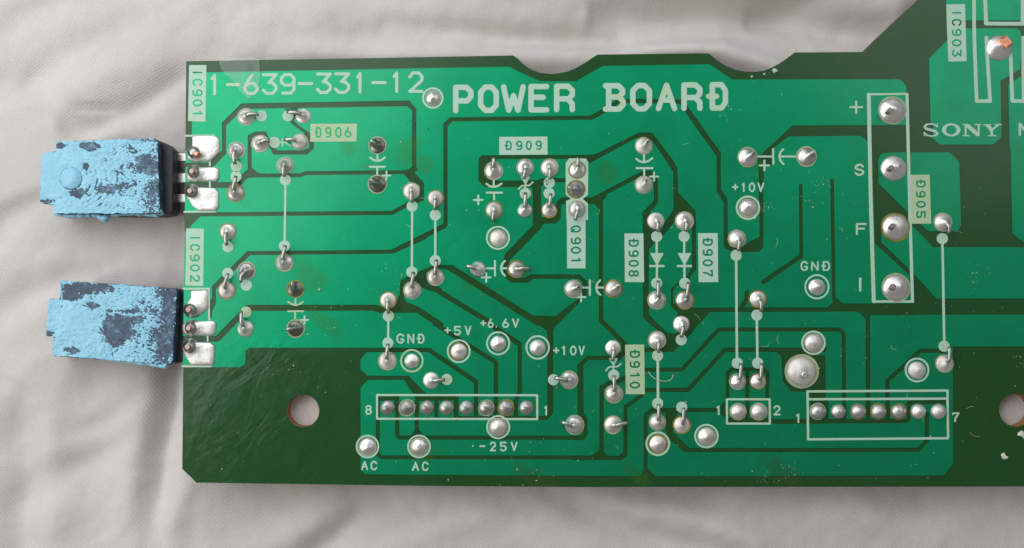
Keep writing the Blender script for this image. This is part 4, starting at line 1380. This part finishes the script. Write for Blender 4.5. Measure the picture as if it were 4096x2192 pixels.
def flake(x, y, r_, seed, label, mat='dust', nm='residue_flake'):
    rnd = random.Random(seed)
    vs, fs = [], []
    n_ = 11
    v0 = at(x, y, 0.01)
    rr = [r_ * rnd.uniform(0.45, 1.15) * PX for _ in range(n_)]
    for k, z in ((1, 0.003), (0.75, 0.022), (0.4, 0.03)):
        for j in range(n_):
            a_ = 2 * pi * j / n_
            vs.append((v0.x + rr[j] * k * cos(a_), v0.y + rr[j] * k * sin(a_), z + rnd.uniform(-.002, .006) * (k < 1)))
    for i in range(2):
        for j in range(n_):
            fs.append((i * n_ + j, i * n_ + (j + 1) % n_, (i + 1) * n_ + (j + 1) % n_, (i + 1) * n_ + j))
    fs.append(tuple(2 * n_ + j for j in range(n_)))
    o = obj(nm, vs, fs, mat, None)
    o['label'] = label
    o['category'] = 'residue'


flake(4090, 1738, 20, 1, 'pale crusty flake below the right hand hole')
flake(4018, 1826, 15, 2, 'small pale flake near the bottom right of the board')
flake(1277, 1158, 8, 3, 'tiny yellowish flake right of the black joint')
flake(3100, 281, 13, 6, 'largest droplet with coloured-in highlight on the board edge under the right hand notch')  # pale colour of the three droplets stands in for their white highlights
flake(3057, 297, 7, 7, 'middle one of three droplets with coloured-in highlights under the right hand notch')
flake(3008, 306, 7, 8, 'leftmost of three droplets with coloured-in highlights under the right hand notch')
flake(2228, 1551, 6, 5, 'tiny yellow speck under a joint near the middle', 'flux')

# ------------------------------------------------------------------ the cloth
FOLDS = [  # (x0, y0, x1, y1, half width, height) in photo pixels / cm; each tapers off towards its ends
    (-300, 640, 900, 130, 110, 0.20), (-200, 420, 640, 90, 70, -0.10), (60, 330, 520, 620, 80, -0.14), (-300, 860, 760, 420, 80, 0.10), (250, 560, 800, 300, 45, -0.10),
    (500, 100, 2600, 30, 100, 0.12), (900, 190, 3200, 250, 55, 0.14), (1500, 110, 3000, 160, 40, -0.12), (2350, 40, 3600, 100, 70, -0.40), (2900, 110, 3900, 160, 90, -0.25), (2500, 190, 3400, 330, 60, 0.16), (1700, -60, 3900, -40, 60, 0.12),
    (3000, 10, 3600, -40, 60, -0.2), (3300, 380, 3900, 20, 120, -0.12),
    (700, 1150, 640, 2180, 60, -0.24), (560, 1300, 500, 2500, 110, 0.08), (60, 1500, 110, 2500, 85, -0.16), (200, 1400, 240, 2400, 110, 0.12), (760, 1750, 700, 2300, 60, 0.08),
    (800, 2300, 1400, 1990, 75, 0.09), (1050, 2330, 1600, 2010, 55, -0.10), (1300, 2350, 2000, 1980, 60, 0.05), (2150, 1960, 3000, 2290, 55, -0.12), (2350, 1940, 3200, 2260, 55, 0.09), (1700, 1980, 2400, 2300, 70, 0.06), (3100, 1980, 4100, 2300, 90, 0.07),
    (-60, 1300, 420, 1050, 70, -0.10), (-100, 1000, 260, 760, 60, -0.10), (-60, 1600, 560, 1300, 80, 0.09), (20, 2080, 560, 1700, 65, -0.08), (250, 1750, 620, 1560, 40, -0.05), (-100, 150, 500, -60, 60, -0.10), (300, 260, 1000, 60, 70, -0.05)]


def seg_d(px_, py_, x0, y0, x1, y1):
    dx, dy = x1 - x0, y1 - y0
    L2 = dx * dx + dy * dy
    u = ((px_ - x0) * dx + (py_ - y0) * dy) / L2
    uc = max(0, min(1, u))
    bow = 28 * sin(uc * 5 + x0 * 0.01)
    L_ = L2 ** 0.5
    return hypot(px_ - x0 - dx * uc - dy / L_ * bow, py_ - y0 - dy * uc + dx / L_ * bow), max(0.0, 1 - (2 * uc - 1) ** 2) ** 0.7


ZC = -0.48
vs, fs = [], []
x0, x1, y0, y1, step = -1300, 5400, -1000, 3200, 16
nx, ny = int((x1 - x0) / step), int((y1 - y0) / step)
for j in range(ny + 1):
    for i in range(nx + 1):
        X, Y = x0 + i * step, y0 + j * step
        z = ZC
        for (a, b, c_, d, w, hh) in FOLDS:
            if min(a, c_) - 3 * w < X < max(a, c_) + 3 * w and min(b, d) - 3 * w < Y < max(b, d) + 3 * w:
                q, tp_ = seg_d(X, Y, a, b, c_, d)
                q /= w
                if q < 3:
                    z += hh * tp_ * exp(-q * q)
        v = Vector((X * 0.0011, Y * 0.0016, 0))
        z += 0.10 * noise.noise(v) + 0.045 * noise.noise(Vector((X * 0.0042 + Y * 0.002, Y * 0.005, 3))) + 0.016 * noise.fractal(Vector((X * 0.009, Y * 0.012 + X * 0.004, 8)), 0.8, 2, 3)
        for hx, hy in ((1212, 1643), (4064, 1640)):
            q = hypot(X - hx, Y - hy) / 150
            if q < 3:
                z += 0.60 * exp(-q * q)
        lim = -0.215
        if X < 830 and 430 < Y < 1600:
            lim = -0.40
        for hx, hy in ((1212, 1643), (4064, 1640)):
            if hypot(X - hx, Y - hy) < 110:
                lim = -0.165
        z = min(z, lim)
        pnt = at(X, Y, ZC)
        vs.append((pnt.x, pnt.y, z))
for j in range(ny):
    for i in range(nx):
        a = j * (nx + 1) + i
        fs.append((a, a + nx + 1, a + nx + 2, a + 1))
cl = obj('cotton_cloth', vs, fs, 'cloth', None, True)
cl['label'] = 'crumpled white woven cotton cloth under the circuit board'
cl['category'] = 'cloth'
